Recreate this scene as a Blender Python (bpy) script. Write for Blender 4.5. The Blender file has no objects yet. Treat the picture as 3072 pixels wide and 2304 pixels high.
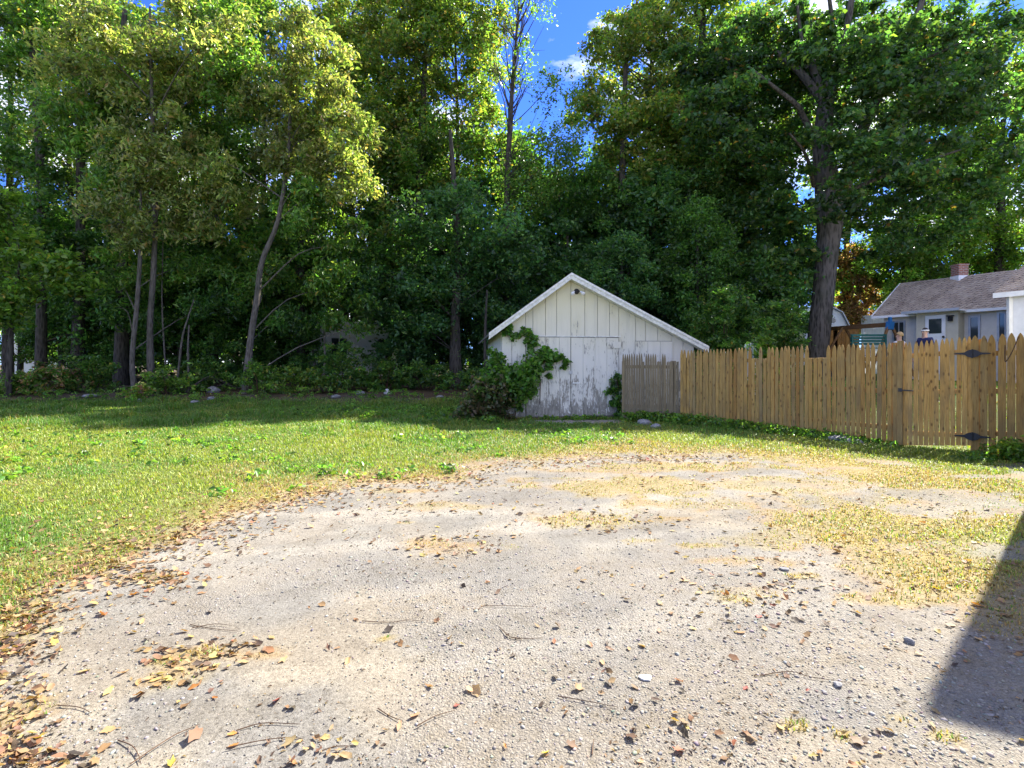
import bpy, bmesh, math, random
import numpy as np
from mathutils import Vector, Matrix
random.seed(7)
RNG = np.random.default_rng(11)
R = math.radians
scene = bpy.context.scene
COL = scene.collection

# ------------------------------------------------------------------ camera, sky, sun, exposure
EYE, FPX, CX, HY = 1.45, 532.0, 512.0, 364.0          # eye height, focal length and horizon in 1024-wide pixels
cam_d = bpy.data.cameras.new('camera')
cam_d.sensor_width = 36.0
cam_d.lens = 36.0 * FPX / 1024.0
cam_d.shift_y = -(384.0 - HY) / 1024.0
cam_d.clip_start, cam_d.clip_end = 0.05, 3000.0
cam = bpy.data.objects.new('camera', cam_d)
COL.objects.link(cam)
cam.location = (0, 0, EYE)
cam.rotation_euler = (R(90), 0, 0)
scene.camera = cam

SUN_AZ, SUN_EL = R(48.0), R(43.0)                     # azimuth measured from +Y (view direction) towards +X
SUN_DIR = Vector((math.sin(SUN_AZ) * math.cos(SUN_EL), math.cos(SUN_AZ) * math.cos(SUN_EL), math.sin(SUN_EL)))
world = bpy.data.worlds.new('World')
scene.world = world
world.use_nodes = True
wn, wl = world.node_tree.nodes, world.node_tree.links
wn.clear()
w_out = wn.new('ShaderNodeOutputWorld')
w_bg = wn.new('ShaderNodeBackground'); w_bg.inputs['Strength'].default_value = 0.15
w_sky = wn.new('ShaderNodeTexSky'); w_sky.sky_type = 'NISHITA'; w_sky.sun_disc = False
w_sky.sun_elevation = SUN_EL; w_sky.sun_rotation = SUN_AZ
w_sky.air_density = 1.0; w_sky.dust_density = 0.1; w_sky.ozone_density = 2.5
w_tc = wn.new('ShaderNodeTexCoord')
w_map = wn.new('ShaderNodeMapping'); w_map.inputs['Scale'].default_value = (1.4, 1.4, 3.6); w_map.inputs['Location'].default_value = (0.0, 0.0, 0.0)
w_noise = wn.new('ShaderNodeTexNoise'); w_noise.inputs['Scale'].default_value = 2.1; w_noise.inputs['Detail'].default_value = 8; w_noise.inputs['Roughness'].default_value = 0.58
w_ramp = wn.new('ShaderNodeValToRGB')
w_ramp.color_ramp.elements[0].position = 0.47; w_ramp.color_ramp.elements[0].color = (0, 0, 0, 1)
w_ramp.color_ramp.elements[1].position = 0.58; w_ramp.color_ramp.elements[1].color = (0.95, 0.95, 0.95, 1)
w_mix = wn.new('ShaderNodeMixRGB'); w_mix.inputs['Color2'].default_value = (3.6, 3.7, 3.85, 1)
wl.new(w_tc.outputs['Generated'], w_map.inputs['Vector']); wl.new(w_map.outputs['Vector'], w_noise.inputs['Vector'])
wl.new(w_noise.outputs['Fac'], w_ramp.inputs['Fac']); wl.new(w_ramp.outputs['Color'], w_mix.inputs['Fac'])
w_tint = wn.new('ShaderNodeMixRGB'); w_tint.blend_type = 'MULTIPLY'; w_tint.inputs['Fac'].default_value = 1.0; w_tint.inputs['Color2'].default_value = (0.13, 0.23, 0.56, 1)
wl.new(w_sky.outputs['Color'], w_tint.inputs['Color1']); wl.new(w_tint.outputs['Color'], w_mix.inputs['Color1']); wl.new(w_mix.outputs['Color'], w_bg.inputs['Color'])
wl.new(w_bg.outputs['Background'], w_out.inputs['Surface'])

sun_d = bpy.data.lights.new('sun', 'SUN'); sun_d.energy = 5.0; sun_d.angle = R(0.53); sun_d.color = (1.0, 0.95, 0.86)
sun = bpy.data.objects.new('sun', sun_d); COL.objects.link(sun)
sun.rotation_euler = SUN_DIR.to_track_quat('Z', 'Y').to_euler()
sun.location = (30, 30, 40)

scene.view_settings.view_transform = 'Standard'
scene.view_settings.look = 'None'
scene.view_settings.gamma = 1.0
scene.view_settings.exposure = 2.0
scene.view_settings.use_curve_mapping = False
scene.cycles.max_bounces = 5
scene.cycles.diffuse_bounces = 2
scene.cycles.transmission_bounces = 4
scene.cycles.transparent_max_bounces = 8
scene.cycles.use_denoising = True

# ------------------------------------------------------------------ small maths
def sstep(a, b, x):
    t = np.clip((np.asarray(x, float) - a) / (b - a), 0, 1)
    return t * t * (3 - 2 * t)

def _hash(ix, iy, s):
    h = (ix.astype(np.int64) * 374761393 + iy.astype(np.int64) * 668265263 + s * 1442695041) & 0xFFFFFFFF
    h = ((h ^ (h >> 13)) * 1274126177) & 0xFFFFFFFF
    return ((h ^ (h >> 16)) & 0xFFFF) / 65535.0

def vnoise(x, y, s=0):
    x = np.asarray(x, float); y = np.asarray(y, float)
    ix = np.floor(x); iy = np.floor(y); fx = x - ix; fy = y - iy
    fx = fx * fx * (3 - 2 * fx); fy = fy * fy * (3 - 2 * fy)
    a = _hash(ix, iy, s); b = _hash(ix + 1, iy, s); c = _hash(ix, iy + 1, s); d = _hash(ix + 1, iy + 1, s)
    return (a * (1 - fx) + b * fx) * (1 - fy) + (c * (1 - fx) + d * fx) * fy

def fbm(x, y, s=0, octv=4):
    t, amp, tot = 0.0, 1.0, 0.0
    for k in range(octv):
        t = t + amp * vnoise(np.asarray(x) * 2 ** k, np.asarray(y) * 2 ** k, s + k * 17); tot += amp; amp *= 0.5
    return t / tot

def terrain(x, y):
    x = np.asarray(x, float); y = np.asarray(y, float)
    z = 0.035 * (fbm(x * 0.35, y * 0.35, 3) - 0.5) * sstep(0, 3, y)
    z = z - 0.07 * sstep(4.5, 7.5, x) * sstep(6.5, 9, y) * (1 - sstep(9.5, 12, y))
    d = (x - 7.18) * 0.766 + (y - 9.9) * 0.643
    z = z + 0.8 * sstep(0.9, 5.0, d) * sstep(5.5, 9.0, x)
    z = z + 0.3 * sstep(17.2, 20.8, y) * (1 - sstep(-1.5, 0.2, x))
    z = z + 0.4 * sstep(20, 30, y) * (1 - sstep(4, 9, x))
    z = z + 0.10 * (fbm(x * 0.9, y * 0.9, 8) - 0.5) * sstep(17.5, 20, y)
    return z

def tz(x, y):
    return float(terrain(x, y))

def at(px, py, Y):
    """the point at depth Y that the picture shows at px, py"""
    return Vector(((px - CX) / FPX * Y, Y, EYE - (py - HY) / FPX * Y))

def hit(px, py):
    """where the picture's ray meets the ground"""
    Y = 1.2
    while Y < 60:
        p = at(px, py, Y)
        if p.z <= tz(p.x, p.y):
            return p
        Y += 0.02 + Y * 0.002
    return at(px, py, 60)

def ground(px, py):
    Y = EYE * FPX / (py - HY)
    return ((px - CX) / FPX * Y, Y)

# ------------------------------------------------------------------ mesh helpers
def finish(o, label=None, cat=None, group=None, kind=None):
    if label: o['label'] = label
    if cat: o['category'] = cat
    if group: o['group'] = group
    if kind: o['kind'] = kind
    return o

def np_mesh(name, V, F, mats=None, col=None, smooth=False):
    V = np.ascontiguousarray(V, dtype=np.float32); F = np.ascontiguousarray(F, dtype=np.int32)
    me = bpy.data.meshes.new(name)
    k = F.shape[1]
    me.vertices.add(len(V)); me.vertices.foreach_set('co', V.ravel())
    me.loops.add(F.size); me.loops.foreach_set('vertex_index', F.ravel())
    me.polygons.add(len(F)); me.polygons.foreach_set('loop_start', np.arange(0, F.size, k, dtype=np.int32))
    me.polygons.foreach_set('loop_total', np.full(len(F), k, dtype=np.int32))
    if smooth: me.polygons.foreach_set('use_smooth', np.ones(len(F), dtype=bool))
    me.update(calc_edges=True)
    if col is not None:
        a = me.color_attributes.new('Col', 'FLOAT_COLOR', 'POINT')
        c = np.ones((len(V), 4), dtype=np.float32); c[:, :3] = col
        a.data.foreach_set('color', c.ravel())
    if mats: me.materials.append(mats)
    return me

def link(name, me, parent=None, loc=None, rot=None):
    o = bpy.data.objects.new(name, me)
    COL.objects.link(o)
    if parent: o.parent = parent
    if loc is not None: o.location = loc
    if rot is not None: o.rotation_euler = rot
    return o

def empty(name, label, cat, loc=(0, 0, 0), rz=0.0, group=None):
    o = link(name, None, None, loc, (0, 0, rz)); o.empty_display_size = 0.2
    return finish(o, label, cat, group)

class MB:
    """collects polygons for one mesh"""
    def __init__(s): s.v, s.f = [], []
    def add(s, V, F):
        n = len(s.v); s.v += [tuple(p) for p in V]; s.f += [tuple(i + n for i in f) for f in F]; return s
    def box(s, a, b):
        (x0, y0, z0), (x1, y1, z1) = a, b
        return s.add([(x0, y0, z0), (x1, y0, z0), (x1, y1, z0), (x0, y1, z0), (x0, y0, z1), (x1, y0, z1), (x1, y1, z1), (x0, y1, z1)],
                     [(0, 3, 2, 1), (4, 5, 6, 7), (0, 1, 5, 4), (1, 2, 6, 5), (2, 3, 7, 6), (3, 0, 4, 7)])
    def prism(s, prof, y0, y1):
        """profile in x,z (counter-clockwise seen from -y) pushed from y0 to y1"""
        n = len(prof)
        V = [(x, y0, z) for x, z in prof] + [(x, y1, z) for x, z in prof]
        return s.add(V, [tuple(range(n)), tuple(range(2 * n - 1, n - 1, -1))] + [(i + n, (i + 1) % n + n, (i + 1) % n, i) for i in range(n)])
    def bar(s, p, q, w, h, up=(0, 0, 1)):
        p, q = Vector(p), Vector(q); d = (q - p).normalized(); u = Vector(up)
        r = d.cross(u)
        r = r.normalized() if r.length > 1e-4 else Vector((1, 0, 0))
        u = r.cross(d)
        c = [r * (a * w / 2) + u * (b * h / 2) for a, b in ((-1, -1), (1, -1), (1, 1), (-1, 1))]
        return s.add([p + k for k in c] + [q + k for k in c], [(3, 2, 1, 0), (4, 5, 6, 7), (0, 1, 5, 4), (1, 2, 6, 5), (2, 3, 7, 6), (3, 0, 4, 7)])
    def tube(s, pts, rad, n=7, cap=True):
        V, F = tube(pts, rad, n); F = [tuple(f) for f in F]
        if cap:
            m = len(pts); F += [tuple(range(n - 1, -1, -1)), tuple(range((m - 1) * n, m * n))]
        return s.add(V, F)
    def lathe(s, prof, n=12, c=(0, 0, 0)):
        V, F = [], []
        for r, z in prof:
            V += [(c[0] + r * math.cos(2 * math.pi * k / n), c[1] + r * math.sin(2 * math.pi * k / n), c[2] + z) for k in range(n)]
        for i in range(len(prof) - 1):
            F += [(i * n + k, i * n + (k + 1) % n, (i + 1) * n + (k + 1) % n, (i + 1) * n + k) for k in range(n)]
        F += [tuple(range(n - 1, -1, -1)), tuple(range((len(prof) - 1) * n, len(prof) * n))]
        return s.add(V, F)
    def mesh(s, name, mat, bevel=0.0, smooth=False):
        me = bpy.data.meshes.new(name); me.from_pydata(s.v, [], s.f)
        if bevel:
            bm = bmesh.new(); bm.from_mesh(me)
            bmesh.ops.bevel(bm, geom=list(bm.edges), offset=bevel, segments=1, affect='EDGES')
            bm.to_mesh(me); bm.free()
        if smooth:
            for p in me.polygons: p.use_smooth = True
        me.materials.append(mat); me.update()
        return me
    def build(s, name, mat, parent=None, loc=None, rot=None, bevel=0.0, smooth=False):
        return link(name, s.mesh(name, mat, bevel, smooth), parent, loc, rot)

def tube(pts, rad, n=7):
    P = np.array([tuple(p) for p in pts], float); m = len(P)
    rad = np.broadcast_to(np.asarray(rad, float), (m,))
    T = np.gradient(P, axis=0); T /= np.linalg.norm(T, axis=1)[:, None] + 1e-9
    ref = np.array([0.0, 1.0, 0.05]) if abs(T[0][1]) < 0.85 else np.array([1.0, 0.0, 0.0])
    V = []
    for i in range(m):
        a = np.cross(T[i], ref); a /= np.linalg.norm(a) + 1e-9; b = np.cross(T[i], a)
        for k in range(n):
            t = 2 * math.pi * k / n
            V.append(P[i] + rad[i] * (a * math.cos(t) + b * math.sin(t)))
    F = [(i * n + k, i * n + (k + 1) % n, (i + 1) * n + (k + 1) % n, (i + 1) * n + k) for i in range(m - 1) for k in range(n)]
    return np.array(V), np.array(F)

# ------------------------------------------------------------------ materials
class NT:
    def __init__(s, name):
        s.m = bpy.data.materials.new(name); s.m.use_nodes = True
        s.n, s.l = s.m.node_tree.nodes, s.m.node_tree.links
        s.b = s.n['Principled BSDF']; s.out = s.n['Material Output']
    def new(s, t, **kw):
        d = s.n.new(t)
        for k, v in kw.items():
            if k in d.inputs: d.inputs[k].default_value = v
            else: setattr(d, k, v)
        return d
    def coord(s, which='Object', scale=(1, 1, 1)):
        if which == 'Position': src = s.new('ShaderNodeNewGeometry').outputs['Position']
        else: src = s.new('ShaderNodeTexCoord').outputs[which]
        mp = s.new('ShaderNodeMapping'); mp.inputs['Scale'].default_value = scale
        s.l.new(src, mp.inputs['Vector']); return mp.outputs['Vector']
    def noise(s, vec, scale, detail=5, rough=0.55, dist=0.0):
        d = s.new('ShaderNodeTexNoise'); d.inputs['Scale'].default_value = scale; d.inputs['Detail'].default_value = detail
        d.inputs['Roughness'].default_value = rough; d.inputs['Distortion'].default_value = dist
        s.l.new(vec, d.inputs['Vector']); return d.outputs['Fac']
    def ramp(s, fac, stops):
        d = s.new('ShaderNodeValToRGB'); e = d.color_ramp.elements
        while len(e) < len(stops): e.new(0.5)
        for k, (p, c) in enumerate(stops):
            e[k].position = p; e[k].color = (c if len(c) == 4 else (*c, 1)) if not isinstance(c, float) else (c, c, c, 1)
        s.l.new(fac, d.inputs['Fac']); return d.outputs['Color']
    def mix(s, fac, a, b, mode='MIX'):
        d = s.new('ShaderNodeMixRGB', blend_type=mode)
        for i, v in ((0, fac), (1, a), (2, b)):
            if isinstance(v, (int, float)): d.inputs[i].default_value = v
            elif isinstance(v, tuple): d.inputs[i].default_value = (*v, 1)
            else: s.l.new(v, d.inputs[i])
        return d.outputs[0]
    def math(s, op, a, b=0.0):
        d = s.new('ShaderNodeMath', operation=op)
        for i, v in ((0, a), (1, b)):
            if isinstance(v, (int, float)): d.inputs[i].default_value = v
            else: s.l.new(v, d.inputs[i])
        return d.outputs[0]
    def rand(s): return s.new('ShaderNodeObjectInfo').outputs['Random']
    def shift(s, vec, fac, amt=40.0):
        c = s.new('ShaderNodeCombineXYZ'); m = s.math('MULTIPLY', fac, amt)
        for k in range(3): s.l.new(m, c.inputs[k])
        d = s.new('ShaderNodeVectorMath', operation='ADD'); s.l.new(vec, d.inputs[0]); s.l.new(c.outputs[0], d.inputs[1]); return d.outputs[0]
    def bump(s, h, strength=0.3, dist=0.01):
        d = s.new('ShaderNodeBump'); d.inputs['Strength'].default_value = strength; d.inputs['Distance'].default_value = dist
        s.l.new(h, d.inputs['Height']); s.l.new(d.outputs['Normal'], s.b.inputs['Normal'])
    def color(s, c, rough=0.7, spec=0.3, metal=0.0):
        if isinstance(c, tuple): s.b.inputs['Base Color'].default_value = (*c, 1)
        else: s.l.new(c, s.b.inputs['Base Color'])
        s.b.inputs['Roughness'].default_value = rough; s.b.inputs['Specular IOR Level'].default_value = spec
        s.b.inputs['Metallic'].default_value = metal; return s.m

def mat_plain(name, c, rough=0.6, spec=0.3, metal=0.0, var=0.12, scale=6.0):
    t = NT(name); v = t.coord('Object')
    n = t.noise(v, scale, 5)
    return t.color(t.mix(1.0, c, t.ramp(n, [(0.3, (1 - var,) * 3), (0.7, (1 + var,) * 3)]), 'MULTIPLY'), rough, spec, metal)

def mat_wood(name, stops, knots=True, rough=0.75):
    t = NT(name); r = t.rand()
    v = t.shift(t.coord('Object', (9, 9, 0.8)), r)
    g = t.noise(v, 3.0, 6, 0.6, 0.6)
    v2 = t.shift(t.coord('Object', (30, 30, 1.2)), r)
    fine = t.noise(v2, 4.0, 3)
    c = t.mix(0.4, t.ramp(r, stops), t.ramp(g, [(0.25, stops[0][1]), (0.5, stops[len(stops) // 2][1]), (0.75, stops[-1][1])]))
    c = t.mix(0.8, c, t.ramp(fine, [(0.3, (0.5, 0.44, 0.38)), (0.58, (1.0, 1.0, 1.0))]), 'MULTIPLY')
    if knots:
        vk = t.shift(t.coord('Object', (1, 0.2, 0.5)), r, 17.0)
        vo = t.new('ShaderNodeTexVoronoi', Scale=11.0); t.l.new(vk, vo.inputs['Vector'])
        k = t.ramp(vo.outputs['Distance'], [(0.10, 1.0), (0.24, 0.0)])
        c = t.mix(t.math('MULTIPLY', k, 0.75), c, (0.09, 0.035, 0.012))
    # weather stain of its own shape
    st = t.noise(t.shift(t.coord('Object', (2.5, 2.5, 1.1)), r, 9.0), 1.6, 4)
    c = t.mix(t.ramp(st, [(0.48, 0.0), (0.72, 0.6)]), c, (0.16, 0.115, 0.06))
    t.bump(g, 0.25, 0.006)
    return t.color(c, rough, 0.2)

def mat_leaf(name, trans=0.5, rough=0.38):
    t = NT(name)
    a = t.new('ShaderNodeVertexColor', layer_name='Col').outputs['Color']
    t.color(a, rough, 0.5)
    tr = t.new('ShaderNodeBsdfTranslucent')
    t.l.new(t.mix(1.0, a, (1.85, 2.02, 0.9), 'MULTIPLY'), tr.inputs['Color'])
    mx = t.new('ShaderNodeMixShader'); mx.inputs[0].default_value = trans
    t.l.new(t.b.outputs[0], mx.inputs[1]); t.l.new(tr.outputs[0], mx.inputs[2]); t.l.new(mx.outputs[0], t.out.inputs['Surface'])
    return t.m

def mat_bark(name, a, b, c, sc=1.0):
    t = NT(name); v = t.coord('Position', (1, 1, 0.22))
    n = t.noise(v, 16 * sc, 6, 0.65, 0.5); n2 = t.noise(t.coord('Position'), 1.3, 4)
    wv = t.new('ShaderNodeTexVoronoi', Scale=13.0 * sc); t.l.new(v, wv.inputs['Vector'])
    h = t.math('ADD', n, t.math('MULTIPLY', wv.outputs['Distance'], 0.8))
    col = t.ramp(h, [(0.45, a), (0.72, b), (1.0, c)])
    col = t.mix(t.ramp(n2, [(0.45, 0.0), (0.7, 0.5)]), col, (0.045, 0.052, 0.032))
    t.bump(h, 0.9, 0.03)
    return t.color(col, 0.9, 0.1)

def mat_shed_paint(name, extra=0.0):
    t = NT(name); r = t.rand()
    p = t.coord('Position')
    sep = t.new('ShaderNodeSeparateXYZ'); t.l.new(p, sep.inputs[0]); z = sep.outputs['Z']
    grain = t.noise(t.shift(t.coord('Position', (1, 1, 0.16)), r), 34, 5, 0.65)
    blot = t.noise(t.shift(t.coord('Position', (1, 1, 0.55)), r, 7.0), 2.6, 5, 0.6)
    blot2 = t.noise(t.coord('Position', (1, 1, 0.5)), 9.0, 5, 0.7)
    # paint survives best up under the roof, flakes towards the sill
    wear = t.ramp(t.math('MULTIPLY', z, 0.27), [(0.0, 0.235), (0.12, 0.16), (0.36, 0.095), (0.50, 0.068), (0.58, 0.055), (0.64, 0.025), (1.0, 0.0)])
    s = t.math('ADD', t.math('MULTIPLY', grain, 0.5), t.math('MULTIPLY', blot, 0.42))
    s = t.math('ADD', s, t.math('MULTIPLY', blot2, 0.32))
    s = t.math('ADD', t.math('ADD', s, wear), extra)
    peel = t.ramp(s, [(0.755, 0.0), (0.785, 1.0)])
    bare = t.ramp(grain, [(0.3, (0.11, 0.10, 0.085)), (0.55, (0.30, 0.28, 0.24)), (0.75, (0.44, 0.415, 0.37))])
    paint = t.ramp(blot, [(0.3, (0.74, 0.71, 0.63)), (0.55, (0.68, 0.665, 0.61)), (0.75, (0.58, 0.565, 0.50))])
    cream = t.ramp(t.math('ADD', t.math('MULTIPLY', z, 0.25), t.math('MULTIPLY', blot, 0.25)), [(0.5, 0.0), (0.95, 0.75)])
    paint = t.mix(cream, paint, (0.78, 0.70, 0.42))
    dirt = t.ramp(t.noise(t.coord('Position', (1, 1, 0.12)), 7.0, 4), [(0.5, 0.0), (0.8, 0.3)])
    paint = t.mix(dirt, paint, (0.40, 0.38, 0.32))
    t.bump(t.math('SUBTRACT', grain, t.math('MULTIPLY', peel, 0.6)), 0.35, 0.006)
    return t.color(t.mix(peel, paint, bare), 0.75, 0.2)

def mat_ground():
    t = NT('ground_soil')
    a = t.new('ShaderNodeVertexColor', layer_name='Col'); col = a.outputs['Color']
    fa = t.new('ShaderNodeAttribute', attribute_name='stony')
    p = t.coord('Position')
    n1 = t.noise(p, 9.0, 6, 0.62); n2 = t.noise(p, 55.0, 5, 0.7); n3 = t.noise(p, 160.0, 3, 0.7)
    vo = t.new('ShaderNodeTexVoronoi', Scale=62.0); t.l.new(p, vo.inputs['Vector'])
    vo2 = t.new('ShaderNodeTexVoronoi', Scale=62.0, feature='DISTANCE_TO_EDGE'); t.l.new(p, vo2.inputs['Vector'])
    c = t.mix(0.55, col, t.ramp(n1, [(0.3, (0.72, 0.69, 0.65)), (0.55, (1.0, 0.99, 0.97)), (0.75, (1.16, 1.13, 1.08))]), 'MULTIPLY')
    c = t.mix(0.9, c, t.ramp(n2, [(0.30, (0.40, 0.37, 0.33)), (0.46, (0.93, 0.92, 0.9)), (0.58, (1.08, 1.07, 1.05)), (0.72, (1.4, 1.38, 1.34))]), 'MULTIPLY')
    c = t.mix(0.8, c, t.ramp(n3, [(0.32, (0.55, 0.52, 0.48)), (0.5, (1.0, 1.0, 1.0)), (0.68, (1.3, 1.28, 1.25))]), 'MULTIPLY')
    stone = t.ramp(t.mix(1.0, vo.outputs['Color'], (1, 0, 0), 'MULTIPLY'), [(0.0, (0.13, 0.12, 0.11)), (0.25, (0.265, 0.25, 0.225)), (0.6, (0.215, 0.195, 0.17))])
    chips = t.mix(t.ramp(vo2.outputs['Distance'], [(0.0, 0.0), (0.12, 1.0)]), (0.10, 0.09, 0.08), stone)
    pick = t.math('MULTIPLY', fa.outputs['Fac'], t.ramp(n1, [(0.38, 0.0), (0.60, 0.5)]))
    c = t.mix(pick, c, chips)
    # small dark bits of litter
    vd = t.new('ShaderNodeTexVoronoi', Scale=21.0); t.l.new(t.coord('Position', (1, 0.7, 1)), vd.inputs['Vector'])
    bits = t.ramp(vd.outputs['Distance'], [(0.07, 1.0), (0.12, 0.0)])
    c = t.mix(t.math('MULTIPLY', bits, t.ramp(n1, [(0.42, 0.0), (0.6, 0.8)])), c, (0.14, 0.085, 0.04))
    h = t.math('ADD', t.math('MULTIPLY', n2, 1.0), t.math('MULTIPLY', n3, 0.6))
    h = t.math('ADD', h, t.math('MULTIPLY', n1, 1.6))
    h = t.math('ADD', h, t.math('MULTIPLY', t.math('MULTIPLY', vo2.outputs['Distance'], fa.outputs['Fac']), 2.2))
    t.bump(h, 0.6, 0.010)
    return t.color(c, 0.95, 0.1)

def mat_attr(name, rough=0.8, spec=0.2, sc=40.0):
    t = NT(name); a = t.new('ShaderNodeVertexColor', layer_name='Col').outputs['Color']
    n = t.noise(t.coord('Position'), sc, 4)
    return t.color(t.mix(1.0, a, t.ramp(n, [(0.3, (0.75,) * 3), (0.7, (1.2,) * 3)]), 'MULTIPLY'), rough, spec)

def mat_shingle(name, a, b, c):
    t = NT(name); v = t.coord('Object')
    br = t.new('ShaderNodeTexBrick', Scale=1.0); br.offset = 0.5
    br.inputs['Brick Width'].default_value = 0.3; br.inputs['Row Height'].default_value = 0.14; br.inputs['Mortar Size'].default_value = 0.008
    br.inputs['Color1'].default_value = (*a, 1); br.inputs['Color2'].default_value = (*b, 1); br.inputs['Mortar'].default_value = (0.02, 0.02, 0.02, 1)
    t.l.new(v, br.inputs['Vector'])
    n = t.noise(t.coord('Object'), 2.2, 5)
    return t.color(t.mix(t.ramp(n, [(0.4, 0.0), (0.7, 0.6)]), br.outputs['Color'], c), 0.9, 0.15)

def mat_brick(name):
    t = NT(name); br = t.new('ShaderNodeTexBrick', Scale=1.0)
    br.inputs['Brick Width'].default_value = 0.21; br.inputs['Row Height'].default_value = 0.075; br.inputs['Mortar Size'].default_value = 0.012
    br.inputs['Color1'].default_value = (0.33, 0.12, 0.075, 1); br.inputs['Color2'].default_value = (0.22, 0.085, 0.06, 1); br.inputs['Mortar'].default_value = (0.36, 0.32, 0.28, 1)
    v = t.coord('Object'); sp = t.new('ShaderNodeSeparateXYZ'); t.l.new(v, sp.inputs[0])
    cb = t.new('ShaderNodeCombineXYZ'); t.l.new(t.math('ADD', sp.outputs[0], sp.outputs[1]), cb.inputs[0]); t.l.new(sp.outputs[2], cb.inputs[1])
    t.l.new(cb.outputs[0], br.inputs['Vector'])
    return t.color(br.outputs['Color'], 0.9, 0.1)

M = {}
M['ground'] = mat_ground()
M['pine'] = mat_wood('pine_picket', [(0.0, (0.26, 0.115, 0.026)), (0.2, (0.42, 0.24, 0.062)), (0.45, (0.50, 0.315, 0.098)), (0.7, (0.37, 0.24, 0.08)), (1.0, (0.29, 0.225, 0.115))])
M['gatepine'] = mat_wood('gate_pine', [(0.0, (0.56, 0.31, 0.08)), (0.5, (0.64, 0.39, 0.12)), (1.0, (0.58, 0.38, 0.15))])
M['greywood'] = mat_wood('weathered_wood', [(0.0, (0.17, 0.145, 0.095)), (0.5, (0.25, 0.205, 0.13)), (1.0, (0.30, 0.235, 0.13))], knots=False)
M['beamwood'] = mat_wood('beam_wood', [(0.0, (0.22, 0.11, 0.045)), (1.0, (0.30, 0.16, 0.07))])
M['cedar'] = mat_wood('cedar_board', [(0.0, (0.50, 0.22, 0.05)), (1.0, (0.62, 0.31, 0.08))])
M['shed'] = mat_shed_paint('flaking_paint')
M['sheddoor'] = mat_shed_paint('flaking_door_paint', 0.0)
M['trim'] = mat_plain('old_trim_paint', (0.74, 0.73, 0.66), 0.6, 0.3, var=0.22, scale=14)
M['dark'] = mat_plain('dark_gap', (0.045, 0.04, 0.035), 0.9, 0.1)
M['seam'] = mat_plain('board_seam', (0.20, 0.19, 0.165), 0.9, 0.1)
M['iron'] = mat_plain('black_iron', (0.03, 0.03, 0.032), 0.45, 0.5, 0.3)
M['shedroof'] = mat_shingle('shed_shingle', (0.10, 0.095, 0.09), (0.15, 0.14, 0.13), (0.12, 0.13, 0.10))
M['houseroof'] = mat_shingle('house_shingle', (0.46, 0.365, 0.275), (0.31, 0.24, 0.185), (0.54, 0.44, 0.34))
M['siding'] = mat_plain('grey_siding', (0.68, 0.63, 0.54), 0.6, 0.25, var=0.06)
M['sage'] = mat_plain('sage_siding', (0.60, 0.55, 0.42), 0.6, 0.25, var=0.06)
M['white'] = mat_plain('white_paint', (0.80, 0.80, 0.78), 0.5, 0.35, var=0.05)
M['brick'] = mat_brick('chimney_brick')
M['blue'] = mat_plain('blue_plastic', (0.03, 0.16, 0.38), 0.4, 0.5)
M['greenp'] = mat_plain('green_plastic', (0.01, 0.09, 0.075), 0.5, 0.4)
M['greycloth'] = mat_plain('grey_metal', (0.42, 0.43, 0.44), 0.45, 0.5, 0.4)
M['glass'] = NT('window_glass').color((0.035, 0.045, 0.05), 0.06, 0.8)
M['bulb'] = NT('lamp_glass').color((0.75, 0.74, 0.72), 0.15, 0.6)
M['bark'] = mat_bark('dark_bark', (0.016, 0.013, 0.011), (0.042, 0.035, 0.028), (0.085, 0.072, 0.058))
M['paleb'] = mat_bark('pale_bark', (0.042, 0.034, 0.026), (0.09, 0.075, 0.06), (0.145, 0.125, 0.103), 1.3)
M['maple'] = mat_bark('maple_bark', (0.022, 0.019, 0.016), (0.066, 0.057, 0.047), (0.13, 0.113, 0.095), 0.8)
M['leaf'] = mat_leaf('leaf')
M['grass'] = mat_leaf('grass_blade', 0.30, 0.55)
M['litter'] = mat_leaf('dead_leaf', 0.18, 0.7)
M['stone'] = mat_attr('stone', 0.9, 0.15)
M['rock'] = mat_plain('field_rock', (0.22, 0.215, 0.21), 0.9, 0.15, var=0.35, scale=9)
M['twig'] = mat_plain('twig_bark', (0.10, 0.062, 0.040), 0.9, 0.1, var=0.3, scale=30)

# ------------------------------------------------------------------ ground sheet
gravel_px = [(-260, 640), (0, 648), (42, 606), (80, 570), (140, 550), (195, 528), (260, 505), (315, 490), (380, 479), (463, 479), (490, 463), (555, 458), (648, 456), (741, 456), (810, 463),
             (857, 481), (903, 484), (833, 502), (810, 509), (770, 520), (850, 552), (900, 590), (955, 597), (990, 618), (1030, 640), (1400, 700), (1400, 2400), (-700, 2400)]
GPOLY = np.array([ground(*p) for p in gravel_px])

def poly_sd(x, y, P):
    """signed distance, positive inside"""
    x = np.asarray(x, float); y = np.asarray(y, float)
    d = np.full(x.shape, 1e9); ins = np.zeros(x.shape, bool)
    for i in range(len(P)):
        ax, ay = P[i]; bx, by = P[(i + 1) % len(P)]
        ex, ey = bx - ax, by - ay
        t = np.clip(((x - ax) * ex + (y - ay) * ey) / (ex * ex + ey * ey + 1e-12), 0, 1)
        d = np.minimum(d, np.hypot(x - ax - t * ex, y - ay - t * ey))
        c = (ay > y) != (by > y)
        with np.errstate(divide='ignore', invalid='ignore'):
            ins ^= c & (x < ex * (y - ay) / (ey if abs(ey) > 1e-12 else 1e-12) + ax)
    return np.where(ins, d, -d)

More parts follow.
